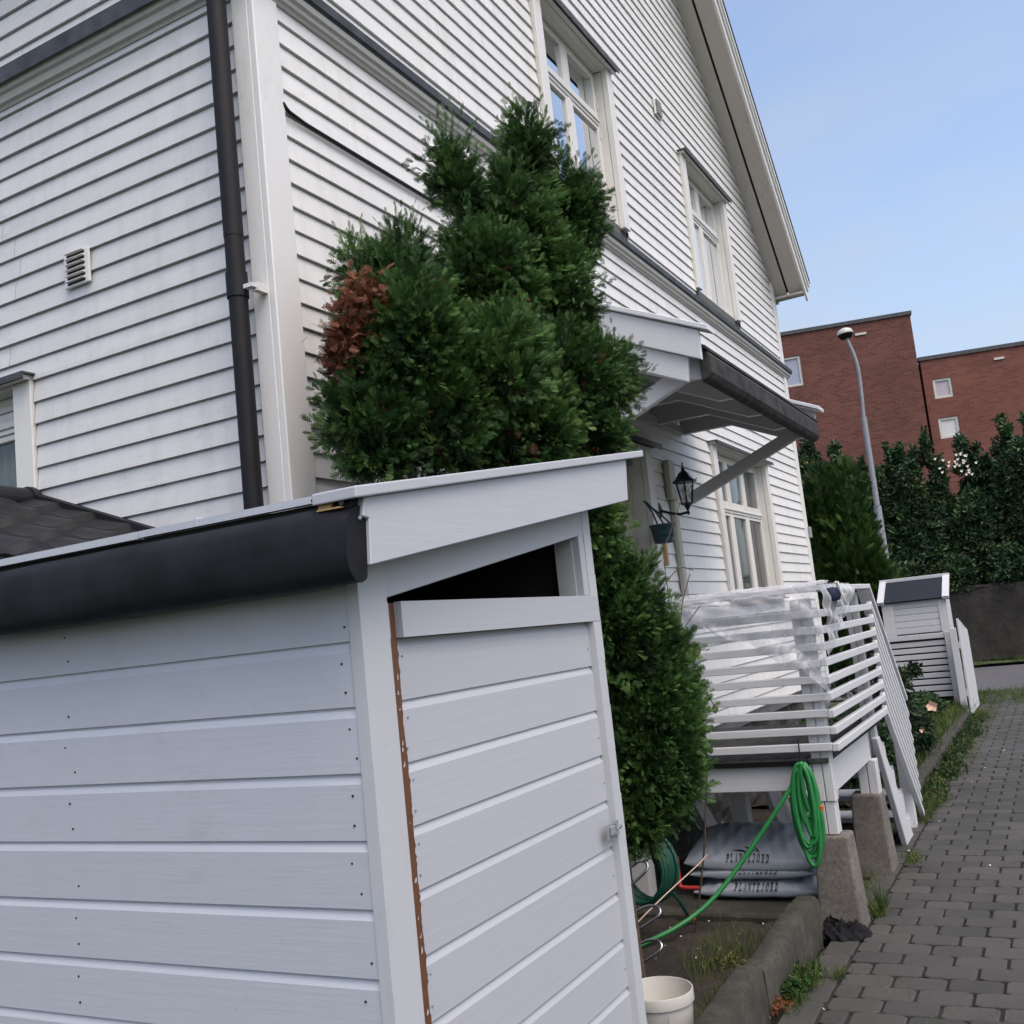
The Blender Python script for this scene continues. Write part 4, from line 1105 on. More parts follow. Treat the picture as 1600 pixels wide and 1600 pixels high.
bp = MB(); bp.lathe([(.001, .016), (.022, .014), (.045, .006), (.055, 0)], (LC.x - .01, 2.296, 2.31), 20, axis=(0, -1, 0)); bp.build('backplate', M['black_metal'], lan)

# hanging flower pot on the wall
pt = MB(); pt.lathe([(.001, 2.062), (.055, 2.062), (.060, 2.075), (.068, 2.12), (.070, 2.125), (.076, 2.168), (.083, 2.170), (.083, 2.182), (.072, 2.182), (.066, 2.10), (.001, 2.095)], (6.20, 2.19, 0), 24)
pto = pt.build('hanging_pot', M['blueteal'], loc=(6.20, 2.19, 2.06)); tag(pto, 'dark teal plastic pot hung on the wall below the lantern', 'flower pot')
hk = MB()
for s_ in (-1, 1): hk.tube([(6.20 + s_ * .07, 2.19, 2.17), (6.20 + s_ * .04, 2.23, 2.27), (6.20 + s_ * .012, 2.28, 2.345), (6.20, 2.295, 2.35)], .006, 6)
hk.tube([(6.20, 2.12, 2.17), (6.20, 2.2, 2.26), (6.20, 2.28, 2.34)], .006, 6)
hk.build('hanger', M['blueteal'], pto)

# ------------------------------------------------------------------ thuja
LOBES = [(3.595,1.635,3.53,0.068,0.162),(3.57,1.685,3.381,0.115,0.150),(3.224,1.816,3.43,0.045,0.095),(3.237,1.792,3.29,0.062,0.11),(3.796,1.548,3.391,0.109,0.130),(3.774,1.603,3.229,0.130,0.155),(3.491,1.738,3.125,0.234,0.222),(3.301,1.779,2.846,0.261,0.213),(3.641,1.656,2.873,0.190,0.253),(2.933,1.910,2.90,0.075,0.088),(2.93,1.90,2.79,0.09,0.11),(2.815,1.985,2.84,0.03,0.03),(2.80,1.99,2.60,0.09,0.130),(2.902,1.866,2.558,0.240,0.174),(3.165,1.716,2.480,0.296,0.205),(3.562,1.589,2.522,0.234,0.222),(3.908,1.539,2.572,0.122,0.127),(2.80,1.955,2.29,0.185,0.135),(2.977,1.841,2.30,0.221,0.155),(3.285,1.702,2.29,0.257,0.187),(3.67,1.58,2.326,0.165,0.152),(3.65,1.625,2.017,0.165,0.200),(3.775,1.635,1.817,0.140,0.200),(3.86,1.625,1.606,0.180,0.212),(3.937,1.601,1.394,0.210,0.215),(3.997,1.585,1.151,0.223,0.217),(3.993,1.596,0.944,0.217,0.196),(3.925,1.629,0.816,0.161,0.121)]
LOBES = [(x, y, z - (.035 if z > 3.0 else 0), a * (.72 if z > 1.9 else .78), b * .76) for (x, y, z, a, b) in LOBES]
_pl = []
for (x, y, z, a, b) in LOBES:
    for _ in range(5 if a > .12 else 2):
        u = RNG.normal(size=3); u[0] -= .5; u[1] -= .4; u[2] += .3; u /= np.linalg.norm(u)
        pr_ = RNG.uniform(.045, .085) * (1 if a > .12 else .6)
        _pl.append((x + u[0] * a * .80, y + u[1] * a * .80, z + u[2] * b * .75 + pr_ * .2, pr_, pr_ * RNG.uniform(1.7, 2.6)))
LOBES = LOBES + _pl
tree = thing('thuja_tree', 'tall dark green thuja with a brown dead patch, between the shed and the wall', 'tree', (3.75, 1.68, 0))
tk = MB()
tk.tube([(3.75, 1.68, 0), (3.73, 1.68, .6), (3.70, 1.70, 1.3), (3.66, 1.70, 2.0), (3.60, 1.70, 2.7), (3.60, 1.66, 3.45)], [.07, .06, .055, .045, .03, .008], 10)
tk.tube([(3.70, 1.70, 1.3), (3.45, 1.78, 1.9), (3.3, 1.8, 2.5), (3.23, 1.81, 3.45)], [.045, .035, .025, .006], 8)
tk.tube([(3.68, 1.70, 1.6), (3.2, 1.84, 2.1), (2.93, 1.90, 2.6), (2.9, 1.92, 2.95)], [.035, .028, .018, .006], 8)
tk.tube([(3.66, 1.70, 2.2), (3.75, 1.62, 2.8), (3.79, 1.57, 3.35)], [.03, .02, .006], 8)
for l in LOBES[:28]:
    for _ in range(4):
        u = RNG.normal(size=3); u /= np.linalg.norm(u)
        e = Vector((l[0] + u[0] * l[3] * .85, l[1] + u[1] * l[3] * .85, l[2] + u[2] * l[4] * .85)); s0 = Vector((3.66 + .0 * l[0], 1.70, l[2] - .15))
        c0 = Vector((l[0], l[1], l[2] - .08)); tk.tube([c0, (c0 + e) / 2 + Vector((0, 0, .02)), e], [.007, .005, .002], 5)
tk.build('trunk', M['bark'], tree)
TC, TD = lobe_points(LOBES, 640, .60)
cav = np.sin(TC[:, 0] * 15 + 1.3) * np.sin(TC[:, 1] * 13) * np.sin(TC[:, 2] * 12 + .5) + .35 * np.sin(TC[:, 2] * 31 + TC[:, 0] * 27)
kp = (TC[:, 1] < 2.25) & ((cav > -.34) | (RNG.uniform(size=len(TC)) < .25)); TC, TD = TC[kp], TD[kp]
TD = TD / np.linalg.norm(TD, axis=1, keepdims=True) * .85 + np.array([0, 0, .30]) + RNG.normal(0, .30, TC.shape)
FR = rotmats(TD, RNG.uniform(0, 2 * PI, len(TC)))
per = 15; nT = len(TC)
tt = np.tile(np.linspace(0, 1, per), (nT, 1)); Lt = RNG.uniform(.05, .12, nT)
sg_ = np.tile(np.array([1, -1] * 8)[:per], (nT, 1)) * RNG.uniform(.3, 1.0, (nT, per))
X_, Y_, Z_ = FR[:, :, 0], FR[:, :, 1], FR[:, :, 2]
wd_ = (.034 * np.sin(PI * (tt * .8 + .15))) * sg_
P0 = TC[:, None, :] + Y_[:, None, :] * (tt * Lt[:, None])[:, :, None] + X_[:, None, :] * wd_[:, :, None] - Z_[:, None, :] * (.25 * (tt * Lt[:, None]) ** 2 / .1)[:, :, None] + RNG.normal(0, .003, (nT, per, 3))
D1 = Y_[:, None, :] * (.75 + .3 * tt)[:, :, None] + X_[:, None, :] * (sg_ * .85 * (1 - .5 * tt))[:, :, None] + RNG.normal(0, .16, (nT, per, 3))
sz = RNG.uniform(.024, .042, (nT, per)) * (1.15 - .3 * tt)
big = .10 * np.sin(TC[:, 0] * 6 + 2) * np.cos(TC[:, 2] * 5)
tb_ = np.clip(RNG.normal(.36, .15, nT) + big, .0, .8)
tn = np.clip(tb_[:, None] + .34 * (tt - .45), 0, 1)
rl_ = np.arctan2(0, 1) + RNG.normal(0, .5, nT * per)
P0 = P0.reshape(-1, 3); D1 = D1.reshape(-1, 3)
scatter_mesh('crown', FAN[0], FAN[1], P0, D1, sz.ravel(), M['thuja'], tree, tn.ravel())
print('sprays', len(P0))
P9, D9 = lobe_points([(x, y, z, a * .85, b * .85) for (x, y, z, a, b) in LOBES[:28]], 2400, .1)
scatter_mesh('inner_foliage', FAN[0], FAN[1], P9, RNG.normal(size=P9.shape), RNG.uniform(.05, .09, len(P9)), M['thuja'], tree, RNG.uniform(0, .12, len(P9)))  # inner sprays tinted darkest: crown shade put into the colour
# long feathery shoots sticking out of the outline
ptsS, dS, sS = [], [], []
for l in LOBES:
    for _ in range(5):
        u = RNG.normal(size=3); u[2] = abs(u[2]) * 1.3 + .2; u /= np.linalg.norm(u)
        base = np.array(l[:3]) + u * [l[3], l[3], l[4]] * .9
        for t in np.linspace(0, 1, 5):
            ptsS.append(base + (u + [0, 0, .6]) * .085 * t + RNG.normal(0, .004, 3)); dS.append(u + [0, 0, .9] + RNG.normal(0, .25, 3)); sS.append(.055 * (1.15 - t * .6))
ptsS = np.array(ptsS); dS = np.array(dS); sS = np.array(sS); kp = ptsS[:, 1] < 2.27
scatter_mesh('shoots', SPRAY[0], SPRAY[1], ptsS[kp], dS[kp], sS[kp] * .9, M['thuja'], tree, RNG.uniform(.25, .75, kp.sum()), qt=SPRAY[2])
BL = [(2.725, 1.880, 2.735, .050, .055), (2.672, 1.925, 2.70, .050, .060), (2.655, 1.95, 2.61, .055, .075), (2.655, 1.985, 2.53, .045, .075), (2.70, 1.91, 2.79, .03, .03), (2.90, 1.72, 2.78, .025, .02)]
P1, D1 = lobe_points(BL, 5200, .2)
scatter_mesh('dead_foliage', FAN[0], FAN[1], P1, D1 * .7 + [0, 0, -.15] + RNG.normal(0, .5, P1.shape), RNG.uniform(.022, .042, len(P1)), M['brownleaf'], tree)
bsp = [np.array([2.70, 1.92, 2.66]) + RNG.normal(0, .055, 3) * [1, 1, 1.6] for _ in range(110)]
for _ in range(60):
    l = LOBES[RNG.integers(6, 21)]; u = RNG.normal(size=3); u[0] = -abs(u[0]); u[1] = -abs(u[1]); u /= np.linalg.norm(u)
    c = np.array(l[:3]) + u * [l[3], l[3], l[4]] * 1.0
    for _ in range(5): bsp.append(c + RNG.normal(0, .013, 3))
bsp = np.array(bsp); scatter_mesh('dead_sprigs', FAN[0], FAN[1], bsp, RNG.normal(size=bsp.shape), RNG.uniform(.025, .04, len(bsp)), M['brownleaf'], tree)
#--PART2--
# ------------------------------------------------------------------ under the deck
slab = MB(); slab.box((5.05, 1.37, .0), (6.25, 2.30, .088)); tag(slab.build('stone_slab', M['kerbm'], loc=(5.6, 1.8, 0), bev=.01), 'flat concrete slab carrying the stack of soil bags', 'slab')
GLY = {
 'P': [(.12, 0, .30, 1), (0, 0, .44, .17), (0, .83, .30, 1), (.3, .83, .60, 1), (.3, .42, .60, .56), (.54, .5, .74, .94)],
 'L': [(.12, 0, .30, 1), (0, 0, .12, .17), (0, .83, .44, 1), (.3, 0, .74, .17), (.64, .09, .74, .30)],
 'A': [('q', .10, 0, .17, 0, .40, 1, .33, 1), ('q', .48, 0, .68, 0, .44, 1, .33, 1), (.18, .30, .56, .38), (0, 0, .28, .08), (.44, 0, .80, .08)],
 'N': [(.10, 0, .18, 1), (.60, 0, .68, 1), ('q', .52, 0, .68, 0, .30, 1, .10, 1), (0, 0, .30, .08), (0, .85, .2, 1), (.50, .85, .80, 1)],
 'T': [(.28, 0, .46, 1), (0, .83, .74, 1), (0, .72, .08, .91), (.66, .72, .74, .91), (.16, 0, .58, .08)],
 'E': [(.12, 0, .30, 1), (0, 0, .74, .17), (0, .83, .70, 1), (.3, .43, .55, .57), (.64, .09, .74, .28), (.62, .74, .70, .91)],
 'J': [(.34, .12, .52, 1), (.2, .83, .66, 1), (.08, 0, .46, .16), (0, .04, .12, .26)],
 'O': [(0, .2, .18, .8), (.56, .2, .74, .8), (.18, .84, .56, 1), (.18, 0, .56, .16), ('q', 0, .2, .18, .2, .30, 0, .18, 0), ('q', .44, 0, .56, 0, .74, .2, .56, .2), ('q', 0, .8, .18, .8, .3, 1, .18, 1), ('q', .44, 1, .56, 1, .74, .8, .56, .8)],
 'R': [(.12, 0, .30, 1), (0, 0, .42, .17), (0, .83, .30, 1), (.3, .83, .58, 1), (.3, .44, .58, .57), (.52, .52, .70, .94), ('q', .36, .48, .52, .48, .80, 0, .60, 0), (.58, 0, .82, .08)],
 'D': [(.12, 0, .30, 1), (0, 0, .52, .17), (0, .83, .52, 1), (.56, .16, .76, .84), ('q', .5, 0, .56, 0, .76, .2, .56, .2), ('q', .5, 1, .56, 1, .76, .8, .56, .8)]}
def bag(z, x0, y0, h, ax, ay, tilt, label, ty, tth, text=True, seed=1):
    """plump plastic sack; ty start of the lettering, tth its angle on the front bulge"""
    rg = random.Random(seed)
    p1, p2 = rg.uniform(0, 6), rg.uniform(0, 6)
    def surf(v, th, off=0.0):
        # v along y -1..1, th angle in the xz section (pi = front, pi/2 = top)
        e = max(0.0, 1 - abs(v) ** 3.2) ** .55
        c, s_ = math.cos(th), math.sin(th)
        X = ax * math.copysign(abs(c) ** .8, c) * (.90 + .10 * e); Z = h * math.copysign(abs(s_) ** .72, s_) * e * (1 if s_ > 0 else .8)
        wr = (.005 * math.sin(v * 9 + th * 2 + p1) + .004 * math.sin(v * 21 - th * 4 + p2) + .003 * math.sin(v * 37 + th * 7)) * (.35 + .65 * abs(v)) 
        n_ = 1 + (off + wr) / max(h, .03)
        zz = Z * (1 + (wr + off) / h)
        xx = X + math.copysign(off, X) * abs(c)
        y = y0 + ay * v
        return (x0 + xx, y, z + h * .8 + zz + tilt * (xx) + .012 * v * math.sin(p1))
    b = MB(); b.grid(lambda u, v: surf(-1 + 2 * u, 2 * PI * v), 90, 80)
    root = b.build('soil_bag', M['bagm'], loc=(x0, y0, z)); tag(root, label, 'soil bag', 'soil bags stacked under the deck')
    if text:
        t = MB(); H_ = .036; Wd = .0226; cur = 0
        for ch in 'PLANTEJORD':
            for g in GLY[ch]:
                q = [(g[0], g[1]), (g[2], g[1]), (g[2], g[3]), (g[0], g[3])] if g[0] != 'q' else [(g[1], g[2]), (g[3], g[4]), (g[5], g[6]), (g[7], g[8])]
                vs = []
                for (a, c) in q:
                    yy = ty - (cur + a * .86) * Wd; hh = c * H_
                    vs.append(surf((yy - y0) / ay, tth - hh / (h * 1.15), .008))
                t.add(vs, [(0, 1, 2, 3)])
            cur += 1.04
        t.build('lettering', M['ink'], root)
    return root, surf
bag(.088, 5.50, 1.615, .054, .22, .34, .0, 'bottom grey soil bag of the stack under the deck', 1.72, PI - .12, seed=2)
bag(.176, 5.53, 1.635, .048, .22, .34, .0, 'middle grey soil bag of the stack under the deck', 1.72, PI - .05, seed=5)
r3, s3 = bag(.252, 5.54, 1.64, .072, .23, .36, .22, 'top grey soil bag of the stack, with a dark leaf print', 1.755, PI - .18, seed=9)
lp = MB()
for (a, c, dv, dl) in ((.00, .10, .10, .25), (.04, .02, .16, .18), (-.05, .05, .05, .3)):
    n = 6; up, lo = [], []
    for i in range(n + 1):
        t = i / n; v = -.12 + a + dv * t * 2.2; th = PI - .62 - c - dl * t; wd = .05 * math.sin(PI * t)
        up.append(s3(v, th - wd, .003)); lo.append(s3(v, th + wd, .003))
    lp.add(up + lo, [(i, i + 1, n + 2 + i, n + 1 + i) for i in range(n)])
lp.build('leaf_print', M['ink'], r3)

# bright green hose hung from a string
hz = MB(); cx, cy = 5.125, 1.245
pts = []
loops = [(.048, .46), (.056, .36), (.030, .28), (.046, .31), (.058, .42), (.026, .34), (.052, .25), (.038, .40), (.020, .24)]
for k, (wd, dp_) in enumerate(loops):
    for i in range(24):
        a = 2 * PI * i / 24
        yy = cy + wd * math.sin(a) + .010 * math.sin(k * 2.1); zz = .775 - dp_ / 2 + dp_ / 2 * math.cos(a) + .004 * k
        pts.append((cx - .010 - .014 * math.sin(a / 2 + k) - .009 * (k % 3), yy + .012 * math.sin(k * 3.7) * math.sin(a / 2), zz))
pts += [(5.11, cy + .03, .77), (5.10, 1.30, .70), (5.08, 1.36, .62), (5.05, 1.48, .47), (4.98, 1.62, .30), (4.90, 1.72, .19), (4.78, 1.84, .11), (4.6, 1.98, .07), (4.3, 2.05, .07)]
def smooth_path(p, n=3):
    p = [Vector(q) for q in p]
    for _ in range(n):
        q = [p[0]]
        for a, b_ in zip(p[:-1], p[1:]): q += [a * .75 + b_ * .25, a * .25 + b_ * .75]
        p = q + [p[-1]]
    return p
hz.tube(smooth_path(pts, 1), .0115, 8)
hz.tube(smooth_path([(5.115, cy - .01, .79), (5.11, cy - .065, .6), (5.112, cy - .058, .42), (5.113, cy + .01, .335), (5.116, cy + .055, .42), (5.115, cy + .05, .6)], 3), .0115, 8)
hzo = hz.build('garden_hose', M['green_hose'], loc=(5.12, 1.2, .5)); tag(hzo, 'bright green garden hose coiled in long loops hanging from the deck edge', 'hose')
sg = MB(); sg.tube([(5.15, cy + .01, .91), (5.147, cy + .01, .85), (5.13, cy + .008, .77)], .0035, 6); sg.build('string', M['black_metal'], hzo)
cn = MB(); cn.tube([(5.11, 1.178, .60), (5.115, 1.182, .575)], .013, 10); cn.build('connector', M['orange'], hzo)
# dark green hose
dh = MB(); rg = random.Random(3)
pts = []
for k in range(9):
    rr = .15 + .012 * rg.random()
    for i in range(20):
        a = 2 * PI * i / 20
        pts.append((4.66 + .010 * k + .01 * math.sin(a), 1.99 + (rr * .9) * math.sin(a) - .006 * k, .40 + rr * 1.05 * math.cos(a)))
pts += [(4.7, 1.93, .5), (4.75, 1.90, .33), (4.85, 1.86, .20), (4.95, 1.86, .10)]
dh.tube(pts, .009, 7); dho = dh.build('hose_coil', M['dark_hose'], loc=(4.66, 1.99, .4)); tag(dho, 'dark green hose coil hanging in the shade beneath the thuja', 'hose')
hk = MB(); hk.box((4.64, 1.93, .53), (4.76, 2.31, .56)); hk.build('bracket', M['black_metal'], dho)
cn = MB(); cn.tube([(4.95, 1.86, .10), (4.99, 1.845, .085)], .016, 10); cn.build('connector', M['orange'], dho)
# red elbow pipe
rp = MB(); rp.tube([(5.16, 1.97, .34), (5.16, 1.97, .205), (5.155, 1.965, .19), (5.15, 1.94, .188), (5.15, 1.86, .188)], .012, 8)
tag(rp.build('pipe_elbow', M['red'], loc=(5.16, 1.95, .2)), 'small faded red L-shaped pipe standing beside the soil bags', 'pipe')
# wheel rack
rk = MB()
for k, (x, y, z) in enumerate(((4.12, 1.70, .33), (3.98, 1.655, .235), (4.30, 1.80, .47))):
    s_ = 1 if k < 2 else .7
    rk.tube(smooth_path([(x - .02, y + .22 * s_, z - .05), (x, y + .06 * s_, z + .045), (x + .01, y + .0, z + .055), (x + .0, y - .035 * s_, z + .035), (x - .02, y - .01, z + .005), (x - .05, y + .20 * s_, z - .10)], 2), .0065, 8)
rko = rk.build('wheel_rack', M['chrome'], loc=(4.1, 1.8, .2)); tag(rko, 'small chrome hoop rack lying in the bed beside the shed', 'rack')
rb = MB(); rb.beam((4.35, 1.93, .56), (3.93, 1.735, .16), .028, .010); rb.build('support_bar', M['galv'], rko)
lg2 = MB(); lg2.beam((4.22, 2.0, .35), (4.15, 2.1, .05), .02, .02); lg2.build('foot', M['galv'], rko)
# bucket
bk_ = MB(); BC = (3.60, 1.510, 0)
bk_.lathe([(.001, .035), (.104, .035), (.105, .0352), (.106, .036), (.1245, .2385), (.1248, .2395), (.1255, .24), (.1285, .24), (.1292, .2395), (.1296, .2385), (.1305, .2015), (.1303, .2005), (.1295, .200), (.1245, .200), (.124, .1995), (.1238, .199), (.1225, .186), (.110, .021), (.1095, .020), (.109, .0198), (.001, .018)], BC, 56)
bko = bk_.build('bucket', M['bucket'], loc=(3.6, 1.51, 0)); tag(bko, 'empty white plastic bucket with a thick rim standing behind the shed corner', 'bucket')
bs = MB(); bs.lathe([(.001, .075), (.1075, .075)], BC, 32); bs.build('residue', M['palewood'], bko)
ea = MB(); ea.tube(smooth_path([(3.487, 1.432, .185), (3.462, 1.42, .12), (3.50, 1.385, .08), (3.58, 1.37, .10)], 2), .003, 6); ea.build('handle', M['galv'], bko)
pk = MB(); pk.beam((3.05, 1.46, .295), (3.42, 1.31, .13), .10, .016, (0, .3, 1)); tag(pk.build('plank', plain('brown_stained_plank', (0.05, 0.022, 0.016), .6), loc=(3.2, 1.4, .2), bev=.002), 'short brown stained plank leaning against the white bucket', 'plank')
# crumpled black cloth at the pier
bc = MB()
def clo(u, v):
    x = 5.00 + .20 * u; y = 1.04 + .27 * v
    e = (1 - (2 * u - 1) ** 2) * (1 - (2 * v - 1) ** 2)
    z = .002 + .070 * e ** .5 * (.7 + .3 * math.sin(u * 8 + v * 4) * math.cos(v * 9 + 1)) + (.012 * (1 - 2 * abs(math.sin(u * 11 + v * 7))) + .010 * (1 - 2 * abs(math.sin(v * 17 - u * 9))) + .004 * math.sin(u * 41 + v * 33)) * e ** .4
    return (x + .012 * math.sin(v * 11) + .006 * math.sin(v * 31), y + .018 * math.sin(u * 9) + .006 * math.sin(u * 27), max(z, .001))
bc.grid(clo, 60, 60); tag(bc.build('black_cloth', M['blackcloth'], loc=(5.1, 1.15, 0)), 'crumpled black cloth at the foot of the front concrete pier', 'cloth')

# ------------------------------------------------------------------ climbing twig with a few leaves
tw_ = MB(); mains = smooth_path([(4.86, 1.82, .0), (4.88, 1.71, .45), (4.90, 1.695, .60), (4.90, 1.645, .88), (4.90, 1.652, 1.10), (4.90, 1.655, 1.33), (4.89, 1.68, 1.5), (4.88, 1.71, 1.64)], 2)
tw_.tube(mains, [.0048] * (len(mains) // 2) + [.0032] * (len(mains) - len(mains) // 2), 6)
for p, q, r_ in (((4.90, 1.655, 1.28), (4.87, 1.74, 1.20), (4.86, 1.76, 1.05)), ((4.90, 1.645, 1.18), (4.87, 1.60, 1.20), (4.87, 1.565, 1.12)), ((4.90, 1.645, .95), (4.88, 1.68, .93), (4.87, 1.71, .98)), ((4.89, 1.68, 1.5), (4.86, 1.76, 1.62), (4.84, 1.80, 1.63)), ((4.89, 1.67, 1.42), (4.87, 1.64, 1.50), (4.87, 1.62, 1.53))):
    tw_.tube(smooth_path([p, q, r_], 2), .0026, 5)
climb = tw_.build('climbing_plant', M['twig'], loc=(4.9, 1.7, 0)); tag(climb, 'thin climbing stem with a few yellow-green leaves beside the thuja', 'climbing plant')
def leaf(c, s_, ax, nrm):
    b = MB(); ax = Vector(ax).normalized(); sd = Vector(nrm).cross(ax).normalized(); n_ = ax.cross(sd)
    pr_ = [(0, 0), (.15, .28), (.4, .42), (.7, .3), (1, 0)]
    c = Vector(c); L = [c + ax * s_ * t + sd * s_ * w_ - n_ * s_ * .12 * w_ for t, w_ in pr_]; Rr = [c + ax * s_ * t - sd * s_ * w_ - n_ * s_ * .12 * w_ for t, w_ in pr_[1:-1]]
    mid = [c + ax * s_ * t for t, _ in pr_]
    vs = L + Rr + mid
    b.add(vs, [(0, 1, 9), (1, 2, 10, 9), (2, 3, 11, 10), (3, 4, 11), (0, 9, 5), (9, 10, 6, 5), (10, 11, 7, 6), (11, 4, 7)]); return b
for (c, s_, ax) in (((4.89, 1.655, 1.44), .085, (0, -.35, -.8)), ((4.88, 1.70, 1.40), .06, (0, .3, -.9)), ((4.88, 1.645, 1.30), .05, (0, -.1, -1)), ((4.88, 1.655, 1.035), .07, (0, .2, -1)), ((4.865, 1.565, 1.13), .04, (0, 0, -1)), ((4.88, 1.62, .93), .035, (0, -.1, -1))):
    leaf(c, s_, ax, (-1, -.25, .2)).build('leaf', M['vine_leaf'], climb)
tg = MB()
for (a, b_, c) in (((4.55, 1.60, 1.9), (4.7, 1.56, 2.12), (4.85, 1.5, 2.25)), ((4.6, 1.62, 1.4), (4.75, 1.64, 1.60), (4.85, 1.60, 1.78)), ((4.6, 1.62, 1.4), (4.78, 1.66, 1.5), (4.95, 1.60, 1.62)), ((4.5, 1.64, 1.7), (4.7, 1.6, 1.82), (4.9, 1.60, 1.80)), ((4.6, 1.62, 1.3), (4.7, 1.67, 1.62), (4.75, 1.69, 1.85))):
    tg.tube(smooth_path([(3.95, 1.62, b_[2] - .5), a, b_, c], 2), [.003] * 14, 5) if False else tg.tube(smooth_path([(3.95, 1.62, b_[2] - .5), a, b_, c], 2), .0024, 5)
tag(tg.build('bare_twigs', M['twig'], loc=(4.5, 1.6, 1.5)), 'bare thin brown twigs poking out of the thuja towards the door', 'twigs')
cr = MB(); cr.tube(smooth_path([(4.88, 1.70, .42), (4.85, 1.74, .38), (4.6, 1.86, .28), (4.35, 1.97, .17), (4.1, 2.08, .12)], 2), .0035, 5)
tag(cr.build('cord', M['string'], loc=(4.6, 1.86, .28)), 'pale pink cord stretched low across the garden bed', 'cord')

# ------------------------------------------------------------------ bushes, bins shelter, gate
def plant(name, label, cat, lobes, mat, dens, smin, smax, stems, group=None, tmpl=None, up=.2, base=None, inner=.4):
    base = base or (lobes[0][0], lobes[0][1], 0)
    t_ = thing(name, label, cat, base, group)
    s_ = MB()
    for l in lobes[:stems]:
        s_.tube([base, (base[0] * .5 + l[0] * .5 , base[1] * .5 + l[1] * .5, l[2] * .55), (l[0], l[1], l[2] + l[4] * .6)], [max(.012, l[3] * .06), max(.008, l[3] * .04), .004], 6)
    s_.build('stem', M['bark'], t_)
    p, d_ = lobe_points(lobes, dens, inner)
    kp = p[:, 2] > .05; p, d_ = p[kp], d_[kp]
    tm = tmpl or CLUMP
    scatter_mesh('foliage', tm[0], tm[1], p, d_ * .8 + [0, 0, up] + RNG.normal(0, .4, p.shape), RNG.uniform(smin, smax, len(p)), mat, t_)
    return t_
rb = plant('rose_bush', 'dark glossy rose bush with one peach flower beside the deck steps', 'rose bush', [(9.2, 1.45, .60, .22, .26), (9.7, 1.45, .42, .24, .22), (9.0, 1.42, .98, .08, .12), (9.15, 1.30, .88, .09, .08), (9.3, 1.20, .93, .06, .05), (10.1, 1.40, .32, .20, .18), (8.8, 1.50, .35, .22, .25), (10.5, 1.5, .22, .2, .15)], M['rose_leaf'], 620, .05, .085, 4, base=(9.3, 1.45, .05))
def blossom(c, s_, mat, parent, n=9):
    b = MB(); rg = random.Random(int(c[0] * 100) + int(c[2] * 100))
    for i in range(n):
        a = 2 * PI * i / n; r_ = s_ * (.45 if i % 2 else .8)
        p = Vector(c); dr = Vector((-.5, math.cos(a), math.sin(a))).normalized(); sd = Vector((-1, 0, 0)).cross(dr).normalized()
        b.add([p, p + dr * r_ * .6 + sd * r_ * .4, p + dr * r_, p + dr * r_ * .6 - sd * r_ * .4], [(0, 1, 2, 3)])
    b.build('flower', mat, parent)
blossom((9.95, 1.18, .56), .075, M['pinkpetal'], rb); blossom((9.2, 1.20, .44), .03, M['pinkpetal'], rb, 5)
plant('low_shrub', 'low dark green shrub growing between the steps and the rose bush', 'shrub', [(8.3, 1.5, .35, .25, .3), (8.0, 1.75, .45, .25, .3)], M['hedge_dark'], 700, .05, .08, 1)
plant('low_shrub', 'low dark shrub crowding the foot of the white slatted screen', 'shrub', [(12.3, 1.90, .28, .35, .22), (13.2, 1.7, .2, .3, .2), (11.4, 1.8, .25, .35, .22)], M['hedge_dark'], 420, .06, .10, 2)

sh = thing('bin_shelter', 'small white timber bin shelter with a sloping dark lid beyond the rose bush', 'bin shelter', (14.8, 1.75, 0))
SXs = 14.5
b = MB(); b.box((SXs, 1.36, 1.06), (SXs + .6, 2.16, 1.47)); b.build('cabinet', M['deck_y'], sh, bev=.004)
b = MB(); b.box((SXs + .05, 1.40, 0), (SXs + .6, 2.12, 1.059)); b.build('bin_shade_block', M['dark'], sh)  # near-black block painting the shade seen between the screen slats
b = MB()
for z in (1.07, 1.155, 1.24, 1.325, 1.41): b.box((SXs - .012, 1.46, z), (SXs - .001, 2.02, z + .078))
b.build('panel_board', M['deck_y'], sh, bev=.002)
b = MB(); b.box((SXs - .022, 1.345, 1.05), (SXs - .0005, 1.458, 1.475)); b.box((SXs - .022, 2.022, 1.05), (SXs - .0005, 2.165, 1.475)); b.box((SXs - .03, 1.33, 1.476), (SXs, 2.18, 1.508)); b.build('frame', M['deck_z'], sh, bev=.003)
lid = MB(); lid.beam((SXs - .06, 1.755, 1.50), (SXs + .45, 1.755, 1.79), .78, .02, (0, 0, 1)); lid.build('lid', M['solarlid'], sh)
for y in (1.345, 2.165):
    lt = MB(); lt.beam((SXs - .08, y, 1.50), (SXs + .46, y, 1.80), .085, .05); lt.build('lid_trim', M['deck_y'], sh, bev=.004)
lt = MB(); lt.beam((SXs + .45, 1.30, 1.80), (SXs + .45, 2.21, 1.80), .07, .05); lt.build('lid_trim', M['deck_y'], sh, bev=.004)
sc_ = thing('slatted_screen', 'white slatted screen fence in front of the bin shelter', 'fence', (14.35, 1.8, 0))
b = MB()
for k in range(9):
    z = .93 - k * .083; b.box((14.33, 1.425, z - .031), (14.35, 2.18, z + .031))
b.build('slat', M['deck_y'], sc_, bev=.003)
b = MB(); b.box((14.31, 1.42, .99), (14.36, 2.30, 1.055)); b.build('top_rail', M['deck_y'], sc_, bev=.003)
for y0_, y1_, h_ in ((1.33, 1.42, 1.07), (2.18, 2.27, 1.05)):
    b = MB(); b.box((14.30, y0_, -.02), (14.37, y1_, h_)); b.build('post', M['deck_z'], sc_, bev=.004)
gt_ = thing('garden_gate', 'open white picket gate leaf with a pointed top seen almost edge-on', 'gate', (14.1, 1.25, 0))
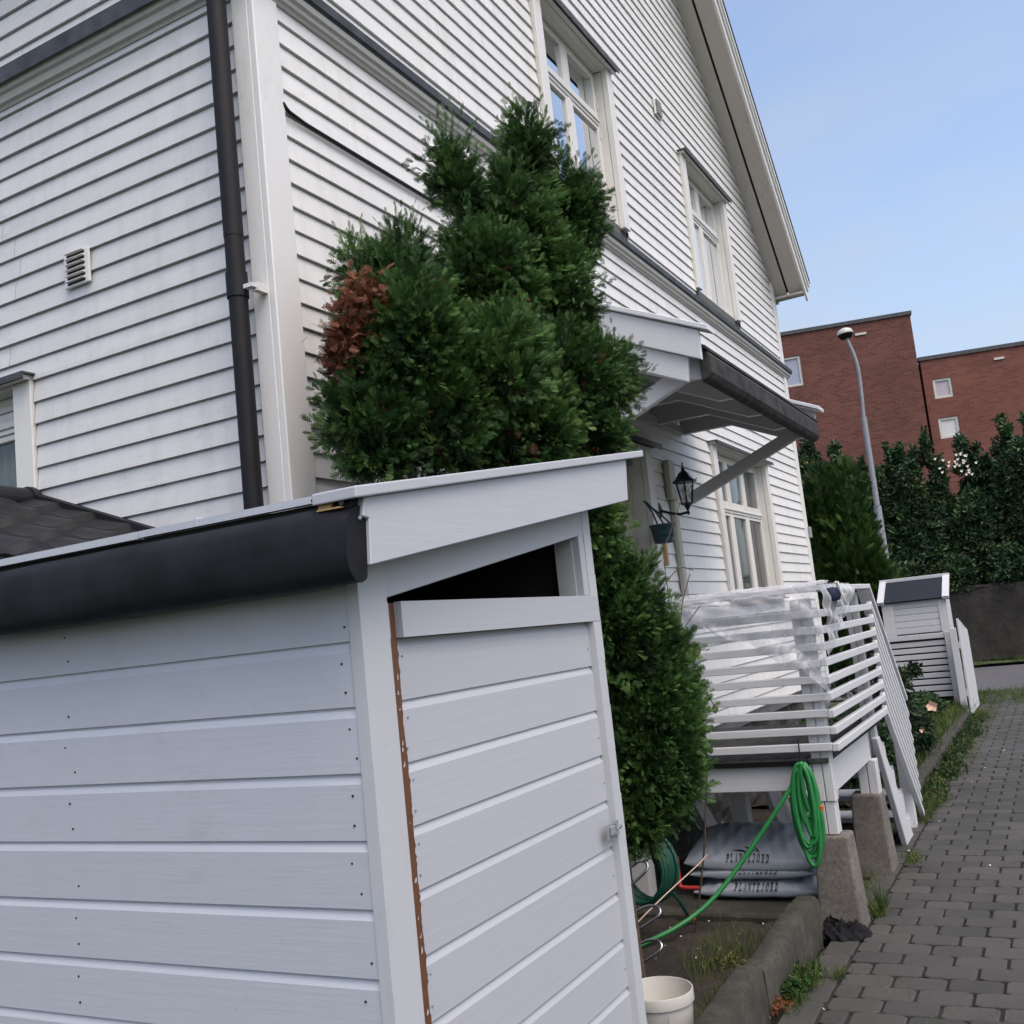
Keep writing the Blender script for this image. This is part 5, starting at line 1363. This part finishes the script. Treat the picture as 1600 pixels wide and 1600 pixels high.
b = MB(); b.box((14.0, 1.245, 0), (14.09, 1.325, 1.11)); b.build('gate_post', M['deck_z'], gt_, bev=.004)
b = MB()
for k in range(6):
    x0 = 14.0 + k * .20; hh = 1.22 - .035 * k
    b.prism([(x0, .02), (x0 + .17, .02), (x0 + .17, hh - .1), (x0 + .11, hh), (x0 + .02, hh)], 'y', 1.20, 1.225)
b.build('picket', M['deck_x'], gt_, bev=.003)
b = MB(); b.box((14.0, 1.2255, .25), (15.18, 1.2445, .33)); b.box((14.0, 1.2255, .85), (15.18, 1.2445, .93)); b.build('ledger', M['deck_x'], gt_)

# street lamp
sl = thing('street_lamp', 'tall grey street lamp with a curved top and a round head before the brick building', 'street lamp', (21, 2.93, 0))
b = MB(); b.tube([(21, 2.93, 0), (21, 2.93, 3.4)], .075, 14); b.tube([(21, 2.93, 3.4), (21, 2.93, 5.2)], .055, 14); b.build('pole', M['galv'], sl)
b = MB(); b.tube(smooth_path([(21, 2.93, 5.18), (21, 2.90, 5.7), (21, 2.89, 6.2), (20.98, 2.93, 6.5), (20.95, 2.99, 6.72), (20.94, 3.02, 6.86)], 2), .035, 12); b.build('curved_arm', M['galv'], sl)
b = MB(); b.lathe([(.001, -.09), (.10, -.085), (.145, -.03), (.155, .0)], (20.94, 3.03, 6.93), 24, axis=(0, .1, 1)); b.build('lamp_bowl', M['black_metal'], sl)
b = MB(); b.lathe([(.155, .0), (.16, .03), (.13, .09), (.06, .125), (.001, .13)], (20.94, 3.03, 6.93), 24, axis=(0, .1, 1)); b.build('lamp_cap', M['bucket'], sl)

# brick buildings across the road
ang = math.radians(14.5)
def brickblock(name, label, xf, yo, ya, yb, h, mat, wins, vents_, depth=12):
    ya += yo; yb += yo; wins = [(w_[0] + yo, w_[1] + yo, *w_[2:]) for w_ in wins]; vents_ = [(v[0] + yo, *v[1:]) for v in vents_]
    t_ = thing(name, label, 'building', (xf, yo, 0)); t_.rotation_euler = (0, 0, ang)
    sub = MB(); 
    ops = [(w_[0], w_[1], w_[2], w_[3]) for w_ in wins]
    ys = sorted(set([ya, yb] + [q for o in ops for q in o[:2]])); zs = sorted(set([0, h] + [q for o in ops for q in o[2:]]))
    for a, c in zip(zs[:-1], zs[1:]):
        for p, q in zip(ys[:-1], ys[1:]):
            if any(o[0] < (p + q) / 2 < o[1] and o[2] < (a + c) / 2 < o[3] for o in ops): continue
            sub.add([(xf, p, a), (xf, p, c), (xf, q, c), (xf, q, a)], [(0, 1, 2, 3)])
    for o in ops:
        sub.add([(xf, o[0], o[2]), (xf, o[1], o[2]), (xf, o[1], o[3]), (xf, o[0], o[3]), (xf + .15, o[0], o[2]), (xf + .15, o[1], o[2]), (xf + .15, o[1], o[3]), (xf + .15, o[0], o[3])], [(0, 1, 5, 4), (1, 2, 6, 5), (2, 3, 7, 6), (3, 0, 4, 7)])
    sub.add([(xf, ya, 0), (xf, ya, h), (xf + depth, ya, h), (xf + depth, ya, 0)], [(0, 3, 2, 1)]); sub.add([(xf, yb, 0), (xf, yb, h), (xf + depth, yb, h), (xf + depth, yb, 0)], [(0, 1, 2, 3)])
    sub.add([(xf, ya, h - .05), (xf, yb, h - .05), (xf + depth, yb, h - .05), (xf + depth, ya, h - .05)], [(0, 1, 2, 3)])
    sub.build('wall', mat, t_)
    c = MB(); c.box((xf - .05, ya - .05, h), (xf + .3, yb + .05, h + .12)); c.box((xf + .3, ya - .05, h), (xf + depth, ya + .2, h + .12)); c.build('roof_edge', M['slate'], t_)
    for o in wins:
        w_ = MB(); fw = .075
        w_.box((xf + .03, o[0], o[2]), (xf + .10, o[0] + fw, o[3])); w_.box((xf + .03, o[1] - fw, o[2]), (xf + .10, o[1], o[3])); w_.box((xf + .03, o[0] + fw, o[2]), (xf + .10, o[1] - fw, o[2] + fw)); w_.box((xf + .03, o[0] + fw, o[3] - fw), (xf + .10, o[1] - fw, o[3]))
        wo = w_.build('window', M['bucket'], t_)
        p_ = MB(); p_.add([(xf + .07, o[0] + fw, o[2] + fw), (xf + .07, o[1] - fw, o[2] + fw), (xf + .07, o[1] - fw, o[3] - fw), (xf + .07, o[0] + fw, o[3] - fw)], [(0, 1, 2, 3)]); p_.build('blind', plain('frosted_pane', o[4], .25, 0, .05, 3, 0), wo)
    for v in vents_:
        w_ = MB(); w_.box((xf - .04, v[0], v[1]), (xf - .001, v[0] + v[2], v[1] + .07)); w_.build('wall_vent', M['bucket'], t_)
    return t_
brickblock('brick_building', 'taller dark red brick block with a flat roof behind the street lamp', 34, 2.888, 0, 22, 10.45, M['brick_a'], [(3.52, 4.30, 8.72, 9.72, (.30, .33, .42)), (7.5, 8.3, 8.72, 9.72, (.3, .33, .42))], [(1.39, 10.05, .34)])
brickblock('brick_building', 'lower brighter red brick block with two small white windows', 34.2, 2.83, -7.5, 0, 8.94, M['brick_b'], [(-.82, -.27, 7.66, 8.29, (.40, .36, .38)), (-.84, -.25, 6.37, 7.03, (.55, .56, .55))], [(-2.44, 8.60, .30)])
# stone retaining wall
rw = MB()
def rwf(u, v):
    y = -26 + 52 * u; e = math.sin(y * 2.3) * math.sin(v * 9 + y) * .05 + random.uniform(-.03, .03)
    prof = [(24.25, -.05), (24.30, 1.42), (24.36, 1.55), (25.4, 1.55)]; t = v * 2.999; j = int(t); q = t - j
    return (prof[j][0] + (prof[j + 1][0] - prof[j][0]) * q + e, y, prof[j][1] + (prof[j + 1][1] - prof[j][1]) * q + random.uniform(-.02, .02) * (v > .4) + .10)
rw.grid(rwf, 260, 18); tag(rw.build('retaining_wall', M['stonewall'], loc=(24.5, 0, 0)), 'dark rough stone retaining wall along the far side of the road', 'retaining wall')
bank = MB(); bank.grid(lambda u, v: (25.2 + 8.6 * u, -30 + 60 * v, 1.60 + random.uniform(-.05, .05)), 8, 60); struct(bank.build('bank', M['soil']))

# conifer and hedge
plant('conifer_bush', 'bright green upright conifer bush beside the far corner of the white house', 'conifer', [(15.4, 2.60, 1.2, .58, 1.1), (15.4, 2.40, 1.7, .36, .6), (15.3, 2.60, 2.3, .42, .75), (15.5, 2.85, 2.7, .42, .6), (15.4, 2.55, 3.15, .26, .5), (15.3, 2.85, 3.1, .2, .55), (15.5, 2.45, 2.7, .2, .5), (15.4, 3.3, 1.5, .5, 1.3), (15.3, 2.42, 1.9, .26, .7), (15.5, 3.15, 2.8, .3, .55)], M['hedge_bright'], 330, .10, .19, 3, tmpl=SPRAY, up=.9, base=(15.4, 2.7, 0), inner=.55)
hl = [
 (5.9, 4.6, 'tall hedge shrub with white blooms half hidden by the white house corner'),
 (4.6, 5.0, 'hedge shrub growing between the house corner and the lamp post'),
 (3.4, 4.5, 'dark hedge shrub directly behind the street lamp pole'),
 (2.3, 4.6, 'dark hedge shrub with a tall leafy spire right of the lamp pole'),
 (1.2, 4.4, 'dark hedge shrub carrying a cluster of white flowers'),
 (0.1, 4.7, 'dense dark hedge shrub in front of the lower brick block'),
 (-1.1, 4.7, 'dark hedge shrub at the right edge of the picture'),
 (7.2, 4.6, 'dark hedge shrub hidden behind the house corner'),
]
for k, (y, h, lb) in enumerate(hl[:7]):
    rg = random.Random(k + 40)
    lobes = [(25.4, y, 2.2, .95, 1.0), (25.3, y + .2, 3.0, .75, .9), (24.75, y - .3, 1.9, .55, .55)]
    for j in range(9):
        lobes.append((25.2 + rg.uniform(-.5, .5), y + rg.uniform(-.8, .8), h - rg.uniform(.4, 1.3), rg.uniform(.16, .32), rg.uniform(.4, .75)))
    for j in range(4):
        yy = y + rg.uniform(-.7, .7); hh = h + rg.uniform(-.1, .5)
        for q in range(5): lobes.append((25.2 + rg.uniform(-.1, .1), yy + rg.uniform(-.06, .06), hh - .3 + q * .16, .12 - q * .016, .13))
    s_ = plant('hedge_shrub', lb, 'shrub', lobes, M['hedge_dark'], 150, .10, .20, 6, group='shrubs on the bank across the road', base=(25.4, y, 1.55), inner=.35)
    if k == 4:
        for q in range(26): blossom((24.6 + rg.uniform(-.1, .1), 1.62 + rg.gauss(0, .22), 4.42 + rg.gauss(0, .17)), .055, M['petal'], s_, 5)
    if k == 0:
        for q in range(14): blossom((24.6, 4.95 + rg.gauss(0, .2), 4.55 + rg.gauss(0, .15)), .06, M['petal'], s_, 5)
    if False:
        for q in range(8): blossom((24.4, y + .2 + rg.gauss(0, .25), 3.75 + rg.gauss(0, .1)), .05, M['petal'], s_, 5)

# ------------------------------------------------------------------ weeds, grass, fallen leaves
def grass(name, label, areas, mat):
    P, S = [], []
    for (x0, x1, y0, y1, z, n, h) in areas:
        m_ = int(n); c = np.stack([RNG.uniform(x0, x1, m_), RNG.uniform(y0, y1, m_), np.full(m_, z)], 1)
        # clump
        k_ = max(3, m_ // 25); cc = c[:k_]; idx = RNG.integers(0, k_, m_)
        c = cc[idx] + RNG.normal(0, 1, (m_, 3)) * [min(.10, (x1 - x0) * .16), min(.045, (y1 - y0) * .22), 0]
        P.append(c); S.append(RNG.uniform(.5, 1.1, m_) * h)
    P = np.vstack(P); S = np.concatenate(S)
    D = np.tile([0, 0, 1.0], (len(P), 1)) + RNG.normal(0, .38, P.shape)
    o = scatter_mesh(name, BLADE[0], BLADE[1], P, D, S, mat, None, loc=(6, 1.3, 0)); return stuff(o, label, 'grass')
grass('weeds', 'grass and weeds growing along the edge of the paving', [(7.8, 14.5, 1.08, 1.20, .0, 5200, .07), (9.5, 15.5, .95, 1.10, .0, 2200, .04), (7.6, 8.6, 1.05, 1.2, 0, 900, .10), (6.45, 6.75, .98, 1.06, 0, 160, .07), (5.33, 5.50, 1.02, 1.07, 0, 130, .13), (4.35, 4.55, 1.14, 1.24, 0, 350, .085), (4.50, 4.60, 1.03, 1.08, 0, 130, .05), (4.05, 4.25, 1.15, 1.2, 0, 150, .05), (5.5, 6.3, 1.12, 1.3, 0, 400, .05), (4.0, 12.5, .2, 1.1, 0, 420, .028), (4.0, 7.5, -.6, .9, 0, 160, .022), (3.4, 4.2, 1.37, 1.42, .07, 500, .07)], M['grassm'])
grass('bed_grass', 'patchy grass growing in the soil behind the kerb', [(4.25, 4.85, 1.42, 1.68, .06, 900, .055), (3.5, 4.5, 1.40, 1.6, .06, 200, .04), (7.9, 14.2, 1.28, 1.6, .09, 5000, .14)], M['grassm'])
grass('verge_grass', 'rough grass on the verge by the road', [(15.3, 17.5, -.2, 3.2, -.02, 9000, .10), (23.0, 24.2, -6, 6, .03, 5000, .12)], M['grassm'])
n = 260
P = np.stack([RNG.uniform(3.3, 5.0, n), RNG.uniform(1.38, 2.1, n), np.full(n, .072)], 1)
P2 = np.stack([RNG.uniform(3.5, 12.5, n), RNG.uniform(.55, 1.25, n) , np.full(n, .006)], 1)
PP = np.vstack([P[:55], P2[:22]])
stuff(scatter_mesh('fallen_petals', np.array(strip((0, 0, 0), (0, 1, .1), .6, .4)), [[0, 1, 2, 3]], PP, RNG.normal(0, 1, PP.shape) * [1, 1, .15], RNG.uniform(.007, .017, len(PP)), M['petal'], loc=(4.5, 1.2, 0)), 'tiny pale petals and chips scattered over soil and paving', 'petals')
n = 60; P = np.array([4.13, 1.235, .018]) + RNG.normal(0, 1, (n, 3)) * [.05, .028, .008]
stuff(scatter_mesh('dry_leaves', CLUMP[0], CLUMP[1], np.abs(P), RNG.normal(0, 1, P.shape), RNG.uniform(.012, .03, n), M['dryleaf'], loc=(4.1, 1.2, 0)), 'small heap of dry orange leaves at the foot of the kerb', 'leaves')
n = 1500; kx_ = RNG.uniform(7.8, 13.6, 60); ii = RNG.integers(0, 60, n)
P = np.stack([kx_[ii] + RNG.normal(0, .09, n), 1.13 + RNG.normal(0, .045, n) + .05 * np.sin(kx_[ii] * 5), RNG.uniform(.005, .085, n)], 1)
stuff(scatter_mesh('low_weeds', CLUMP[0], CLUMP[1], P, RNG.normal(0, 1, P.shape) + [0, 0, .7], RNG.uniform(.02, .055, n), M['weedm'], loc=(10, 1.1, 0)), 'low leafy weeds sprawling onto the paving beside the far kerb', 'weeds')
n = 22; P = np.array([4.42, 1.50, .075]) + RNG.normal(0, 1, (n, 3)) * [.07, .05, .008]
stuff(scatter_mesh('pale_leaves', CLUMP[0], CLUMP[1], P, RNG.normal(0, 1, P.shape), RNG.uniform(.02, .035, n), M['vine_leaf'], loc=(4.4, 1.5, 0)), 'withered pale leaves lying on the soil of the bed', 'leaves')
n = 200; P = np.stack([RNG.uniform(4.2, 4.5, n), RNG.uniform(1.15, 1.235, n), RNG.uniform(.01, .06, n)], 1)
wd = scatter_mesh('broadleaf_weed', CLUMP[0], CLUMP[1], P, RNG.normal(0, 1, P.shape) + [0, 0, .6], RNG.uniform(.012, .03, n), M['hedge_bright'], loc=(4.3, 1.2, 0)); tag(wd, 'small leafy green weed growing against the outside of the kerb', 'weed')
for o in bpy.data.objects:
    if '_o' in o.keys(): del o['_o']
